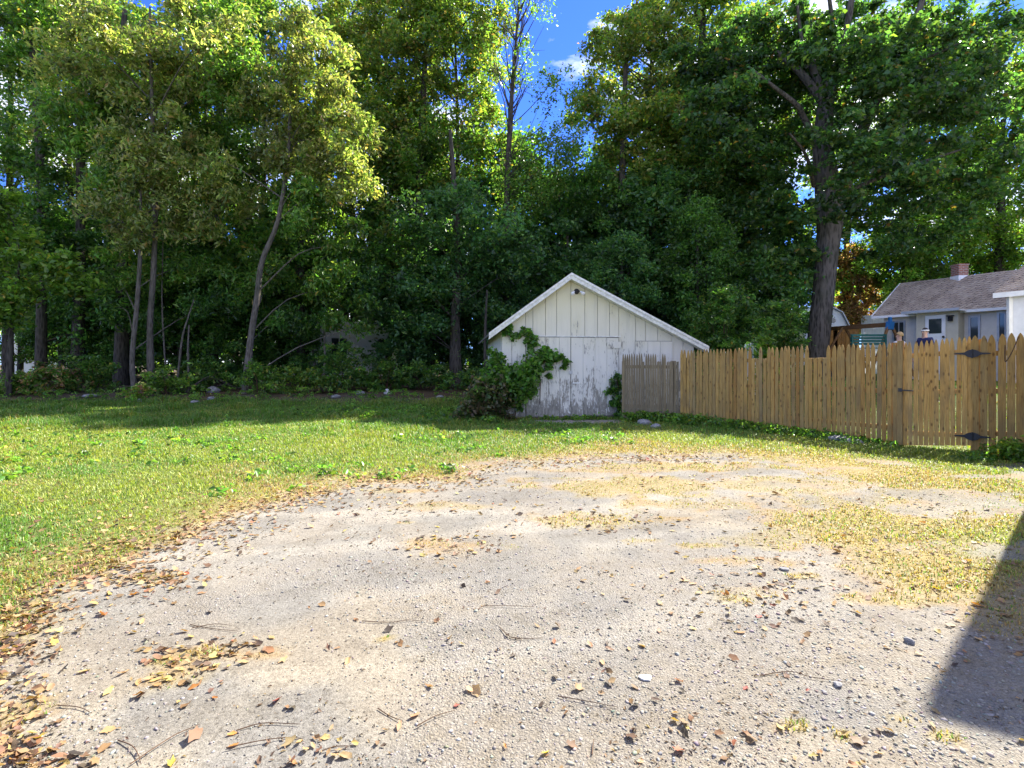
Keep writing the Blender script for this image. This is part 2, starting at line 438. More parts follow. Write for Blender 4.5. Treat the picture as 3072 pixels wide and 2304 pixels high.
# patches of dry grass and weeds inside the gravel: px, py, half sizes in metres, strength
PATCH = [(650, 485, 1.9, 0.6, 0.75), (590, 519, 0.9, 0.28, 0.6), (760, 485, 1.6, .5, .7), (880, 505, 1.2, .35, .6), (690, 466, 2.2, .35, .8), (800, 540, .8, .22, .5), (620, 470, 1.5, 0.2, 0.5), (700, 505, 1.0, 0.25, 0.5), (440, 505, 0.55, 0.18, 0.5), (455, 545, 0.5, 0.22, 0.4), (740, 560, 0.5, 0.12, 0.4),
         (160, 577, 0.32, 0.10, 0.6), (175, 676, 0.16, 0.1, 0.45), (235, 655, 0.25, 0.07, 0.4), (735, 592, 0.3, 0.1, 0.35), (910, 600, 0.45, 0.12, 0.8), (965, 570, 0.7, 0.25, 0.8), (20, 715, 0.12, 0.12, 0.5),
         (860, 535, 0.8, 0.3, 0.6), (400, 490, 0.6, 0.12, 0.45), (295, 496, 0.2, 0.08, 0.7), (830, 475, 0.7, 0.12, 0.4), (385, 641, .05, .05, .9), (422, 648, .05, .04, .7), (798, 727, .06, .05, .9), (946, 738, .09, .06, .95), (840, 735, .05, .05, .8), (905, 720, .07, .05, .6), (735, 598, .12, .06, .8), (210, 652, .09, .05, .9), (168, 662, .07, .05, .9), (405, 522, .09, .05, .8), (425, 480, .3, .06, .8), (705, 545, .25, .07, .7), (930, 585, .2, .08, .95), (800, 575, .12, .05, .7), (640, 540, .2, .05, .6), (560, 478, 0.8, 0.15, 0.5)]

def grass_mask(x, y):
    x = np.asarray(x, float); y = np.asarray(y, float)
    sd = poly_sd(x, y, GPOLY)
    n = fbm(x * 1.3, y * 1.3, 21) - 0.5; n2 = fbm(x * 5, y * 5, 5, 3) - 0.5
    w = 0.12 + 0.045 * y
    g = 1 - sstep(-w, w, sd + n * 0.17 * y + n2 * 0.10 * y)
    for px, py, a, b, s in PATCH:
        cx, cy = ground(px, py)
        r = np.hypot((x - cx) / a, (y - cy) / b)
        g = np.maximum(g, s * (1 - sstep(0.45, 1.1, r + n2 * 1.6 + n)))
    # the right side is thin, half gravel
    g = g * (1 - .75 * sstep(2.2, 4.0, x) * (1 - sstep(7.6, 9.2, y)) * sstep(.50, .58, fbm(x * 1.25, y * 1.9, 55)))
    # worn ground right in front of the shed door
    r = np.hypot((x - 1.55) / 1.5, (y - 13.35) / 0.55)
    g = g * (0.12 + 0.88 * sstep(0.6, 1.15, r + n2))
    g = g * (1 - sstep(18.6, 20.2, y + n) * (1 - sstep(5, 7, x)))
    return np.clip(g, 0, 1)

def dryness(x, y):
    sd = poly_sd(x, y, GPOLY)
    n = fbm(np.asarray(x) * 0.8, np.asarray(y) * 0.8, 33) - 0.5
    d = sstep(-1.9, 0.1, sd + n * 2.0 + np.clip(x, -8, 8) * 0.09)
    far = sstep(9.5, 12.5, y)
    return np.clip(d * (1 - 0.6 * far) + 0.35 * sstep(0.1, 0.3, n) * (1 - far), 0, 1)

def axis(segs):
    out = [segs[0][0]]
    for a, b, st in segs:
        k = max(1, int(round((b - a) / st))); out += list(np.linspace(a, b, k + 1)[1:])
    return np.array(out)
gx = axis([(-700, -200, 100), (-200, -60, 20), (-60, -24, 3), (-24, -9, 0.4), (-9, 9, 0.07), (9, 24, 0.4), (24, 60, 3), (60, 200, 20), (200, 700, 100)])
gy = axis([(-60, -8, 8), (-8, 1.2, 0.5), (1.2, 11, 0.055), (11, 22, 0.16), (22, 40, 0.7), (40, 90, 5), (90, 300, 30), (300, 900, 120)])
XX, YY = np.meshgrid(gx, gy); x, y = XX.ravel(), YY.ravel()
gm = grass_mask(x, y); dr = dryness(x, y)
z = terrain(x, y)
near = sstep(1.2, 2.0, y) * (1 - sstep(10, 12, y)) * (np.abs(x) < 9)
z = z + near * (0.022 * (fbm(x * 1.7, y * 1.7, 44) - 0.5) + 0.010 * (fbm(x * 6, y * 6, 45, 2) - 0.5))
tone = fbm(x * 0.55, y * 0.55, 61); tone2 = fbm(x * 2.2, y * 2.2, 62)
def lerp(a, b, t): return np.asarray(a) * (1 - t[:, None]) + np.asarray(b) * t[:, None]
c = lerp((0.222, 0.207, 0.180), (0.248, 0.222, 0.178), sstep(0.40, 0.60, tone))
c = lerp((0.188, 0.177, 0.158), c, sstep(0.3, 0.5, tone2))
trk = fbm(x * 0.5 + y * 0.35, (y * 0.94 - x * 0.34) * 3.2, 64)                     # raked, driven-over streaks
c = lerp(c, (0.285, 0.264, 0.225), 0.7 * sstep(0.55, 0.68, trk)); c = lerp(c, (0.15, 0.135, 0.112), 0.4 * sstep(0.46, 0.33, trk))
blt = fbm(x * 3.1, y * 3.6, 66); c = lerp(c, (0.15, 0.135, 0.112), 0.4 * sstep(0.60, 0.72, blt))
c = c * np.array((0.91, 0.925, 0.94))
cg = lerp((0.09, 0.125, 0.025), (0.235, 0.185, 0.075), dr)
cc = c * (1 - (gm * 0.92)[:, None]) + cg * (gm * 0.92)[:, None]
# straw and crumbled leaves along the margin
mg = np.exp(-((gm - 0.35) / 0.25) ** 2) * sstep(0.42, 0.6, tone2) * 0.55
cc = cc * (1 - mg[:, None]) + np.array((0.25, 0.165, 0.08)) * mg[:, None]
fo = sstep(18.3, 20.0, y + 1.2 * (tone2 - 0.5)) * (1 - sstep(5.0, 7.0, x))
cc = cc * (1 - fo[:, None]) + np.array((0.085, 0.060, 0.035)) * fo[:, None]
wornd = 1 - sstep(0.7, 1.15, np.hypot((x - 1.55) / 1.5, (y - 13.35) / 0.55))
cc = cc * (1 - wornd[:, None]) + np.array((0.33, 0.30, 0.27)) * wornd[:, None]
nx, ny = len(gx), len(gy)
idx = np.arange(nx * ny).reshape(ny, nx)
F = np.stack([idx[:-1, :-1].ravel(), idx[:-1, 1:].ravel(), idx[1:, 1:].ravel(), idx[1:, :-1].ravel()], 1)
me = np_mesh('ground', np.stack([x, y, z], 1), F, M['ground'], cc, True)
sa = me.attributes.new('stony', 'FLOAT', 'POINT')
stony = np.clip(sstep(0.44, 0.62, fbm(x * 0.8, y * 0.8, 71)) + 0.6 * sstep(0.6, 2.2, x - 0.2 * y), 0, 1) * (1 - gm)
sa.data.foreach_set('value', stony.astype(np.float32))
finish(link('ground', me), kind='structure')

# ------------------------------------------------------------------ foliage builder
def pick_colors(n, pal, rng, jitter=0.24):
    """pal: list of (weight, rgb)"""
    w = np.array([p[0] for p in pal], float); w /= w.sum()
    i = rng.choice(len(pal), n, p=w)
    c = np.array([p[1] for p in pal])[i]
    return np.clip(c * (1 + jitter * rng.standard_normal((n, 1))) * (1 + 0.06 * rng.standard_normal((n, 3))), 0.004, 0.9)

def leaf_arrays(P, Nrm, size, col, rng, aspect=0.55, droop=0.0, fold=0.18):
    """folded leaf-shaped faces at points P; Nrm rough up direction of each"""
    n = len(P)
    Nrm = Nrm / (np.linalg.norm(Nrm, axis=1)[:, None] + 1e-9)
    a = rng.standard_normal((n, 3)); a[:, 2] -= droop
    a -= Nrm * np.sum(a * Nrm, 1)[:, None] * (1.0 - min(0.9, droop * 0.4))
    a /= np.linalg.norm(a, axis=1)[:, None] + 1e-9
    b = np.cross(Nrm, a); b /= np.linalg.norm(b, axis=1)[:, None] + 1e-9
    s = (size * rng.uniform(0.5, 1.4, n))[:, None]
    mid = P + a * s * 0.08
    up = np.cross(a, b)
    V = np.empty((n, 4, 3))
    V[:, 0] = P - a * s * 0.5; V[:, 2] = P + a * s * 0.5
    V[:, 1] = mid + b * s * aspect * 0.5 + up * s * fold; V[:, 3] = mid - b * s * aspect * 0.5 + up * s * fold
    i = np.arange(n)[:, None] * 4
    F = np.concatenate([i + np.array([[0, 2, 1]]), i + np.array([[0, 3, 2]])], 1).reshape(-1, 3)
    C = np.repeat(col, 4, axis=0)
    return V.reshape(-1, 3), F, C

def clump_leaves(centers, radii, n_each, size, pal, rng, flat=0.45, aspect=0.55, droop=0.0, upness=0.55, clump_jit=0.25):
    k = len(centers); n = k * n_each
    ci = np.repeat(np.arange(k), n_each)
    off = rng.standard_normal((n, 3)); off /= np.linalg.norm(off, axis=1)[:, None]
    off *= (rng.uniform(0, 1, n) ** 0.6 * rng.uniform(.75, 1.45, n))[:, None]
    off *= np.stack([radii[ci], radii[ci], radii[ci] * flat], 1)
    off[:, 2] -= 0.30 * (off[:, 0] ** 2 + off[:, 1] ** 2) / (radii[ci] + 1e-6) * (0.6 + droop)
    P = centers[ci] + off
    N = rng.standard_normal((n, 3)) * 0.55; N[:, 2] += upness
    col = pick_colors(n, pal, rng)
    cj = np.clip(1 + clump_jit * rng.standard_normal(k), 0.5, 1.7)
    col = col * cj[ci][:, None]
    return leaf_arrays(P, N, size, col, rng, aspect, droop)

# palettes: leaf base colours; brighter sets also carry sunlit tone, darker ones shade
DARK = [(5, (0.052, 0.125, 0.028)), (3, (0.078, 0.165, 0.034)), (1.6, (0.125, 0.20, 0.038))]
BLUEG = [(5, (0.052, 0.125, 0.042)), (3, (0.080, 0.168, 0.050)), (1.6, (0.12, 0.20, 0.045))]
MID = [(5, (0.082, 0.172, 0.03)), (4, (0.12, 0.215, 0.038)), (2, (0.175, 0.235, 0.046)), (0.3, (0.27, 0.20, 0.045))]
YELLOW = [(4, (0.20, 0.245, 0.065)), (4.5, (0.265, 0.285, 0.09)), (3.5, (0.13, 0.20, 0.045)), (2.4, (0.35, 0.32, 0.13)), (0.4, (0.34, 0.235, 0.08))]
GOLD = [(4, (0.15, 0.215, 0.036)), (3, (0.225, 0.25, 0.045)), (0.9, (0.31, 0.26, 0.05)), (4.5, (0.095, 0.18, 0.032)), (0.3, (0.34, 0.20, 0.045))]
BRIGHT = [(4, (0.12, 0.215, 0.03)), (4, (0.165, 0.255, 0.038)), (2, (0.08, 0.165, 0.028)), (0.4, (0.28, 0.24, 0.04))]
RUST = [(4, (0.31, 0.165, 0.095)), (3, (0.40, 0.24, 0.15)), (2, (0.22, 0.12, 0.08)), (1.2, (0.21, 0.21, 0.06)), (0.7, (0.46, 0.34, 0.16))]

def smooth_path(pts, k=4):
    P = [Vector(p) for p in pts]
    if len(P) < 3: return P
    out = []
    for i in range(len(P) - 1):
        p0, p1, p2, p3 = P[max(i - 1, 0)], P[i], P[i + 1], P[min(i + 2, len(P) - 1)]
        for j in range(k):
            t = j / k
            out.append(0.5 * ((2 * p1) + (p2 - p0) * t + (2 * p0 - 5 * p1 + 4 * p2 - p3) * t * t + (3 * p1 - p0 - 3 * p2 + p3) * t ** 3))
    return out + [P[-1]]

def tree(name, label, Y, trunk, crowns, pal, bark='bark', group='trees of the wood', leaf=0.17, dens=1.0, droop=0.0, aspect=0.55, seed=0, limb_r=0.035, clump_r=0.75, flat=0.7, twiggy=0, cat='tree', per=1.0, limbs=.12):
    """trunk: (px, py, radius m) from the ground up at depth Y; crowns: (px, py, half width px, half height px[, depth shift m[, palette]])"""
    rng = np.random.default_rng(seed + 101)
    base = at(trunk[0][0], trunk[0][1], Y); base.z = tz(base.x, base.y)
    root = empty(name, label, cat, base, 0, group)
    pts = [Vector((base.x, base.y, base.z - 0.25))] + [at(p, q, Y) + Vector((0, rng.uniform(-.15, .15), 0)) for p, q, _ in trunk[(1 if trunk[0][1] > 360 else 0):]]
    rads = [trunk[0][2] * 1.35] + [t[2] for t in trunk[(1 if trunk[0][1] > 360 else 0):]]
    path = smooth_path(pts, 5)
    rr = np.interp(np.linspace(0, len(rads) - 1, len(path)), np.arange(len(rads)), rads)
    mb_v, mb_f, nv = [], [], 0
    V, F = tube([p - base for p in path], rr, 9); mb_v.append(V); mb_f.append(F); nv += len(V)
    PA = np.array([tuple(p) for p in path])
    LV, LF, LC, ln = [], [], [], 0
    for cr in crowns:
        px, py, rx, ry = cr[:4]; dz = cr[4] if len(cr) > 4 else 0.0; pl = cr[5] if len(cr) > 5 else pal; dn = cr[6] if len(cr) > 6 else 1.0
        m = Y / FPX
        c0 = at(px, py, Y); c0.y += dz
        ax, az = rx * m, ry * m; ay = 0.75 * (ax + az) / 2 + 0.3
        k = max(4, int(dens * dn * (ax * az) / (clump_r ** 2) * 3.9))
        u = rng.standard_normal((k, 3)); u /= np.linalg.norm(u, axis=1)[:, None]
        u *= (rng.uniform(0.02, 1, k) ** 0.4)[:, None]
        cen = np.array(c0) + u * np.array([ax, ay, az])
        cen[:, 2] = np.maximum(cen[:, 2], terrain(cen[:, 0], cen[:, 1]) + 0.35)
        rad = clump_r * rng.uniform(0.55, 1.25, k)
        V, F, C = clump_leaves(cen - np.array(base), rad, int(150 * per * (0.17 / leaf) ** 1.2), leaf * 1.25, pl, rng, flat=flat, aspect=aspect, droop=droop)
        LV.append(V); LF.append(F + ln); LC.append(C); ln += len(V)
        # limbs reaching into the clumps
        sel = rng.choice(k, max(1, int(k * limbs)), replace=False)
        for j in sel:
            c1 = cen[j]
            hd = np.hypot(PA[:, 0] - c1[0], PA[:, 1] - c1[1])
            want = c1[2] - 0.55 * hd - 0.3
            i0 = int(np.argmin(np.abs(PA[:, 2] - want) + 0.15 * hd)); i0 = max(2, min(i0, len(PA) - 2))
            p0 = PA[i0]; L = np.linalg.norm(c1 - p0)
            midp = p0 + (c1 - p0) * 0.5 + np.array([0, 0, 0.10 * L]) + rng.standard_normal(3) * 0.07 * L
            r0 = min(rr[i0] * 0.6, limb_r * (0.5 + 0.12 * L))
            bp = smooth_path([p0 - np.array(base), midp - np.array(base), c1 - np.array(base)], 3)
            V, F = tube(bp, np.linspace(r0, 0.012, len(bp)), 5); mb_v.append(V); mb_f.append(F + nv); nv += len(V)
    for j in range(twiggy):                                   # bare rising twigs near the top
        i0 = int(rng.integers(int(len(PA) * 0.45), len(PA) - 1)); p0 = PA[i0]
        L = rng.uniform(1.2, 3.4); d = np.array([rng.uniform(-.8, .9), rng.uniform(-.5, .5), rng.uniform(.8, 1.4)]); d /= np.linalg.norm(d)
        b2 = [p0 - np.array(base) + d * L * t + np.array([0, 0, 0.25 * L * t * t]) + rng.standard_normal(3) * 0.03 for t in np.linspace(0, 1, 6)]
        V, F = tube(b2, np.linspace(0.032, 0.007, 6), 4); mb_v.append(V); mb_f.append(F + nv); nv += len(V)
        if rng.uniform() < 0.6:
            q = np.array(b2[3]); d2 = d + rng.standard_normal(3) * 0.5
            b3 = [q + d2 * L * 0.5 * t for t in np.linspace(0, 1, 4)]
            V, F = tube(b3, np.linspace(0.014, 0.006, 4), 4); mb_v.append(V); mb_f.append(F + nv); nv += len(V)
    link('trunk', np_mesh('trunk', np.concatenate(mb_v), np.concatenate(mb_f), M[bark], None, True), root)
    link('crown', np_mesh('crown', np.concatenate(LV), np.concatenate(LF), M['leaf'], np.concatenate(LC)), root)
    return root

# ------------------------------------------------------------------ the wood
tree('locust_tree', 'slender pale-barked tree, left one of the close pair of thin trunks', 20.5, [(137, 392, .095), (134, 362, .09), (137, 300, .08), (139, 240, .07), (142, 190, .04)],
     [(122, 222, 40, 26), (158, 175, 34, 26), (112, 160, 36, 30, 0.5, MID), (95, 262, 34, 22, 1.5, MID), (160, 262, 36, 20, 1.5, MID), (185, 300, 34, 20, 1.5, DARK), (110, 310, 34, 16, 1.5, DARK)], YELLOW, 'paleb', leaf=0.17, droop=0.9, aspect=0.36, limbs=.03, seed=1, clump_r=0.6)
tree('locust_tree', 'tall pale-barked tree, right one of the close pair of thin trunks', 21, [(152, 388, .12), (151, 330, .11), (155, 270, .10), (157, 200, .09), (150, 100, .07), (148, 5, .035)],
     [(105, 55, 62, 62), (185, 35, 66, 56), (150, 135, 58, 38), (180, 222, 34, 24, 0, YELLOW), (130, 195, 40, 24, 0, YELLOW), (60, 110, 40, 40, .5, MID), (235, 70, 45, 45, 0.5, MID)], YELLOW, 'paleb', leaf=0.18, droop=0.9, aspect=0.36, limbs=.04, seed=2, clump_r=0.65)
tree('locust_tree', 'yellow-green tree on a leaning, bent grey trunk at the wood edge', 20.5, [(245, 385, .13), (249, 342, .12), (256, 300, .11), (263, 262, .10), (279, 222, .085), (288, 160, .075), (290, 90, .06), (292, 40, .03)],
     [(308, 62, 44, 52), (342, 128, 42, 46), (292, 150, 42, 40), (350, 178, 28, 26), (268, 95, 36, 36, 0.5), (300, 205, 40, 30, 0.3, MID), (330, 225, 30, 22, .3, MID), (232, 262, 36, 24, 2, MID), (310, 268, 36, 22, 1.5, MID), (285, 318, 34, 18, 1.8, DARK), (335, 310, 26, 18, 2, MID), (215, 180, 34, 30, 1, YELLOW)], YELLOW, 'paleb', leaf=0.18, droop=0.9, aspect=0.36, limbs=.03, seed=3, clump_r=0.6)
tree('oak_tree', 'tall dark tree nearest the left edge, with blue sky behind its upper leaves', 25, [(41, 380, .2), (41, 250, .17), (36, 130, .17), (30, 5, .08)],
     [(28, 40, 48, 55), (5, 130, 40, 40, 0, DARK, .6), (62, 175, 36, 36, 0, DARK, .7), (10, 215, 40, 26, 0, DARK, .7), (60, 330, 60, 30, 2, DARK)], MID, seed=4)
tree('oak_tree', 'dark straight-trunked tree, second from the left edge', 25.5, [(77, 382, .24), (78, 250, .2), (84, 100, .18), (90, 5, .09)],
     [(82, 15, 54, 50), (98, 105, 46, 42), (70, 240, 46, 30, 0, DARK), (95, 300, 50, 30, 1, DARK)], MID, seed=5)
tree('oak_tree', 'dark thick trunk just left of the pale pair of thin trunks', 24.5, [(121, 384, .26), (122, 250, .21), (118, 130, .2), (125, 10, .1)],
     [(128, 95, 50, 50), (150, 285, 50, 32, 0, DARK), (205, 105, 44, 46), (225, 20, 56, 44), (190, 320, 44, 26, 1, DARK), (125, 330, 50, 22, 2, DARK)], MID, seed=6)
tree('oak_tree', 'leafy dark tree between the pale pair and the leaning trunk', 26.5, [(212, 378, .22), (213, 250, .19), (219, 100, .14), (222, 10, .07)],
     [(222, 165, 46, 46), (235, 255, 48, 42, 0, MID), (205, 320, 46, 30, 0, DARK), (250, 310, 40, 36, 0, DARK)], MID, seed=7)
tree('maple_sapling', 'low bright green maple leaning in from the left edge', 19.8, [(8, 392, .09), (12, 320, .07), (20, 250, .05)],
     [(28, 262, 44, 24), (-12, 215, 40, 34), (55, 285, 30, 14), (2, 300, 38, 22)], BRIGHT, seed=8, clump_r=0.6)
tree('maple_tree', 'blue-green tree with a straight grey trunk left of the white shed', 24, [(456, 384, .25), (455, 320, .22), (458, 250, .18), (450, 130, .08)],
     [(445, 225, 58, 48), (472, 285, 50, 34), (405, 300, 56, 36), (500, 245, 38, 44), (430, 330, 40, 16)], BLUEG, seed=9)
tree('ash_tree', 'tall thin tree with nearly bare twigs against the blue sky gap', 27, [(508, 382, .22), (508, 300, .2), (507, 200, .16), (511, 110, .12), (516, 40, .07), (521, -25, .03)],
     [(556, 90, 24, 28, 0, MID, .8), (535, 12, 26, 20, 0, MID, .6), (548, 165, 36, 36, 0, MID, 2.2), (522, 195, 30, 36, 0, MID, 2.5), (572, 130, 18, 30, 0, MID, 1.1), (520, 60, 14, 40, 0, MID, .7)], MID, seed=10, twiggy=60, clump_r=0.5, leaf=0.13, flat=1.2, limb_r=.03, per=.16)
tree('maple_tree', 'tall maple turning gold at the top, left of the sky gap', 29, [(421, 384, .32), (420, 200, .24), (425, 60, .14), (430, -10, .06)],
     [(425, 30, 64, 48), (470, 85, 38, 50), (385, 100, 46, 46), (440, 160, 54, 42, 0, MID), (395, -12, 60, 26), (480, 20, 30, 36)], GOLD, seed=11)
tree('maple_tree', 'orange-tipped maple behind the yellow leaning tree', 31, [(345, 384, .3), (342, 200, .22), (342, 40, .1)],
     [(345, 28, 32, 34), (366, 110, 36, 50, 0, MID), (345, 250, 46, 46, 0, DARK, .8), (385, 190, 40, 40, 0, DARK, .6)], GOLD, seed=12)
tree('maple_tree', 'broad maple with gold tips just right of the sky gap', 29, [(622, 384, .27), (622, 200, .2), (626, 50, .1)],
     [(634, 48, 54, 44), (600, 118, 36, 40), (660, 130, 52, 52), (620, 225, 60, 48, 0, DARK), (592, 190, 28, 34, 0, DARK), (690, 205, 50, 44, 0, DARK)], GOLD, seed=13)
tree('maple_tree', 'tall dark maple between the sky gap maple and the huge trunk', 31, [(700, 384, .32), (698, 180, .24), (702, 10, .1)],
     [(690, -2, 54, 40, 0, GOLD), (728, 80, 54, 52), (700, 170, 54, 52), (745, 250, 54, 50, 0, DARK)], MID, seed=14)
tree('understory_tree', 'shadowy young tree rising straight behind the shed ridge', 27.5, [(566, 384, .15), (566, 300, .12), (568, 230, .06)],
     [(555, 268, 52, 42), (600, 285, 54, 40), (530, 318, 42, 30), (625, 320, 50, 30)], BLUEG, seed=15)
tree('understory_tree', 'shadowy young tree behind the right slope of the shed roof', 26, [(660, 380, .15), (664, 320, .12), (668, 270, .06)],
     [(650, 292, 50, 36), (702, 292, 50, 36), (715, 335, 46, 18), (755, 290, 42, 40), (680, 335, 40, 18)], DARK, seed=16)
tree('understory_tree', 'dark leafy tree right of the leaning trunk, white siding showing below', 27, [(300, 382, .2), (300, 220, .15), (305, 110, .08)],
     [(292, 250, 46, 46), (300, 310, 40, 28), (380, 270, 46, 40, 0, DARK), (352, 300, 34, 22, 0, DARK), (320, 145, 36, 34)], MID, seed=17)
tree('rust_tree', 'small rust-brown leaved tree right of the huge trunk', 37, [(852, 372, .1), (852, 330, .08), (853, 290, .05)],
     [(850, 262, 17, 22), (856, 292, 24, 24), (846, 318, 22, 14), (872, 322, 14, 12)], RUST, seed=18, clump_r=0.5)
tree('maple_tree', 'bright sunlit green maple behind the grey house roof', 34, [(1000, 350, .3), (998, 250, .25), (1002, 120, .12)],
     [(1005, 140, 52, 52), (985, 220, 44, 44), (1025, 250, 44, 36), (945, 250, 36, 24), (1045, 70, 46, 46), (970, 165, 30, 36)], BRIGHT, seed=19)
tree('maple_tree', 'small green tree above the left gable end of the grey house', 34, [(908, 350, .16), (905, 300, .13), (903, 250, .06)],
     [(898, 258, 34, 30), (925, 276, 30, 16), (890, 290, 14, 14)], MID, seed=20)

# trees deeper in the wood: three kinds, copied one by one
def proto(seed, pal, hgt, rad):
    rng = np.random.default_rng(seed)
    pts = [Vector((0, 0, -.3)), Vector((.1, 0, hgt * .3)), Vector((-.1, .1, hgt * .6)), Vector((.05, 0, hgt * .92))]
    path = smooth_path(pts, 5); V, F = tube(path, np.linspace(.24, .05, len(path)), 8); vs, fs, nv = [V], [F], len(V)
    k = 130
    zz = rng.uniform(.10, 1, k); ang = rng.uniform(0, 6.283, k)
    rr_ = rad * (np.sin(np.clip(zz * 1.02, 0, 1) * math.pi) ** .5 * .85 + .12) * rng.uniform(.15, 1, k) ** .5
    cen = np.stack([rr_ * np.cos(ang), rr_ * np.sin(ang), zz * hgt], 1)
    for c1 in cen[::4]:
        z0 = max(1.0, c1[2] - .6 * np.hypot(c1[0], c1[1]) - .3)
        bp = smooth_path([(0, 0, z0), (c1[0] * .5, c1[1] * .5, (z0 + c1[2]) / 2 + .15), tuple(c1)], 3)
        V, F = tube(bp, np.linspace(.06, .012, len(bp)), 5); vs.append(V); fs.append(F + nv); nv += len(V)
    tm = np_mesh('trunk', np.concatenate(vs), np.concatenate(fs), M['bark'], None, True)
    V, F, C = clump_leaves(cen, .85 * rng.uniform(.6, 1.3, k), 130, .27, pal, rng, flat=.75)
    return tm, np_mesh('crown', V, F, M['leaf'], C)
def tall(seed, pal, hgt=23.0, rad=3.6):
    rng = np.random.default_rng(seed)
    pts = [Vector((0, 0, -.3)), Vector((.15, 0, hgt * .3)), Vector((-.15, .1, hgt * .6)), Vector((.05, 0, hgt * .95))]
    path = smooth_path(pts, 5); V, F = tube(path, np.linspace(.27, .05, len(path)), 8); vs, fs, nv = [V], [F], len(V)
    k = 140
    zz = rng.uniform(.22, 1, k); ang = rng.uniform(0, 6.283, k)
    rr_ = rad * np.clip(np.sin((zz - .15) / .87 * math.pi), .1, 1) ** .4 * rng.uniform(.1, 1, k) ** .5 * (1 + .25 * np.sin(ang * 2 + zz * 9))
    cen = np.stack([rr_ * np.cos(ang), rr_ * np.sin(ang), zz * hgt], 1)
    for c1 in cen[::3]:
        z0 = max(3.0, c1[2] - .7 * np.hypot(c1[0], c1[1]) - .3)
        bp = smooth_path([(0, 0, z0), (c1[0] * .5, c1[1] * .5, (z0 + c1[2]) / 2 + .15), tuple(c1)], 3)
        V, F = tube(bp, np.linspace(.06, .012, len(bp)), 5); vs.append(V); fs.append(F + nv); nv += len(V)
    tm = np_mesh('trunk', np.concatenate(vs), np.concatenate(fs), M['bark'], None, True)
    V, F, C = clump_leaves(cen, .9 * rng.uniform(.5, 1.35, k), 125, .24, pal, rng, flat=.75)
    return tm, np_mesh('crown', V, F, M['leaf'], C)
PR = [proto(1, DARK + MID[:1], 14.0, 3.3), proto(2, MID + DARK, 15.0, 3.6), proto(3, BLUEG, 12.0, 3.4), tall(4, MID + GOLD), tall(5, GOLD + YELLOW), tall(6, BRIGHT + MID)]
FILL = [('far left, beyond the leftmost dark trunk', 20, 31, 1, .72), ('behind the gap between the two leftmost dark trunks', 60, 34, 0, .75), ('behind the thick trunk left of the pale pair', 108, 30, 1, .68), ('directly behind the pale pair of trunks', 150, 33, 0, .8),
        ('behind the brush right of the pale pair', 192, 29.5, 2, .8), ('left behind the leaning trunk', 238, 32, 1, .75), ('right behind the leaning trunk', 285, 30, 0, .75), ('behind the orange-tipped maple', 296, 38, 1, .85), ('above the white siding', 400, 37, 2, .9),
        ('left of the straight grey trunk', 410, 31, 0, 1.05), ('right of the straight grey trunk', 475, 30, 2, .95), ('behind the tall bare-topped tree', 515, 33, 0, 1.1), ('low behind the shed ridge', 560, 31, 2, 1.0), ('below the sky gap maple', 605, 33, 0, 1.05),
        ('behind the right shed roof slope', 655, 29, 2, .95), ('right of the sky gap maple', 690, 34, 1, 1.25), ('left behind the huge maple', 740, 33, 0, 1.15), ('close left of the huge maple trunk', 778, 30, 2, .8), ('small, low in shade behind the left shed eave', 500, 26.5, 2, .62), ('small, in shade below the straight grey trunk crown', 432, 27, 2, .6),
        ('small, in shade between the leaning trunk and the siding', 288, 27, 0, .55), ('small, in shade right of the pale pair', 180, 25.5, 0, .55), ('small, in shade below the leftmost dark trunks', 62, 27, 0, .6), ('small, in shade right behind the shed roof', 622, 25.5, 2, .62), ('small, in shade above the weathered fence', 698, 25, 0, .6), ('at the right behind the grey house chimney', 955, 38, 1, 1.0),
        ('tall, filling the top left corner', 8, 30, 3, 1.0), ('tall and yellowish, above the second dark trunk', 72, 31, 4, 1.0), ('tall, above the gap right of the pale pair', 205, 31.5, 3, 1.0), ('tall, above the upper bend of the leaning trunk', 262, 30, 3, .97), ('tall and golden, above the orange-tipped maple', 352, 32, 4, 1.0),
        ('tall and golden, top left of the sky gap', 402, 31, 4, 1.0), ('tall, bordering the left side of the sky gap', 455, 30, 3, .92), ('tall and golden, right of the sky gap', 652, 31, 4, .95), ('tall, topping the crowns above the right shed roof', 705, 31, 3, 1.0),
        ('tall, topping the crowns above the plank fence', 765, 33, 3, 1.0), ('tall, behind the huge maple right limbs', 905, 35, 5, 1.0), ('tall and bright, above the grey house chimney', 965, 36, 5, 1.0), ('tall, seen between the limbs of the huge maple', 848, 38, 3, 1.05), ('tall, above the thick trunk left of the pale pair', 130, 33, 3, 1.0)]
for i, (lab, px, Y, kd, sc) in enumerate(FILL):
    x = (px - CX) / FPX * Y
    r_ = empty('wood_tree', 'dark tree deep in the wood, ' + lab, 'tree', (x, Y, tz(x, Y)), i * 1.9, 'trees of the wood')
    r_.scale = (sc * random.uniform(.9, 1.1), sc * random.uniform(.9, 1.1), sc)
    tm, cm = PR[kd]
    link('trunk', tm, r_); link('crown', cm, r_)

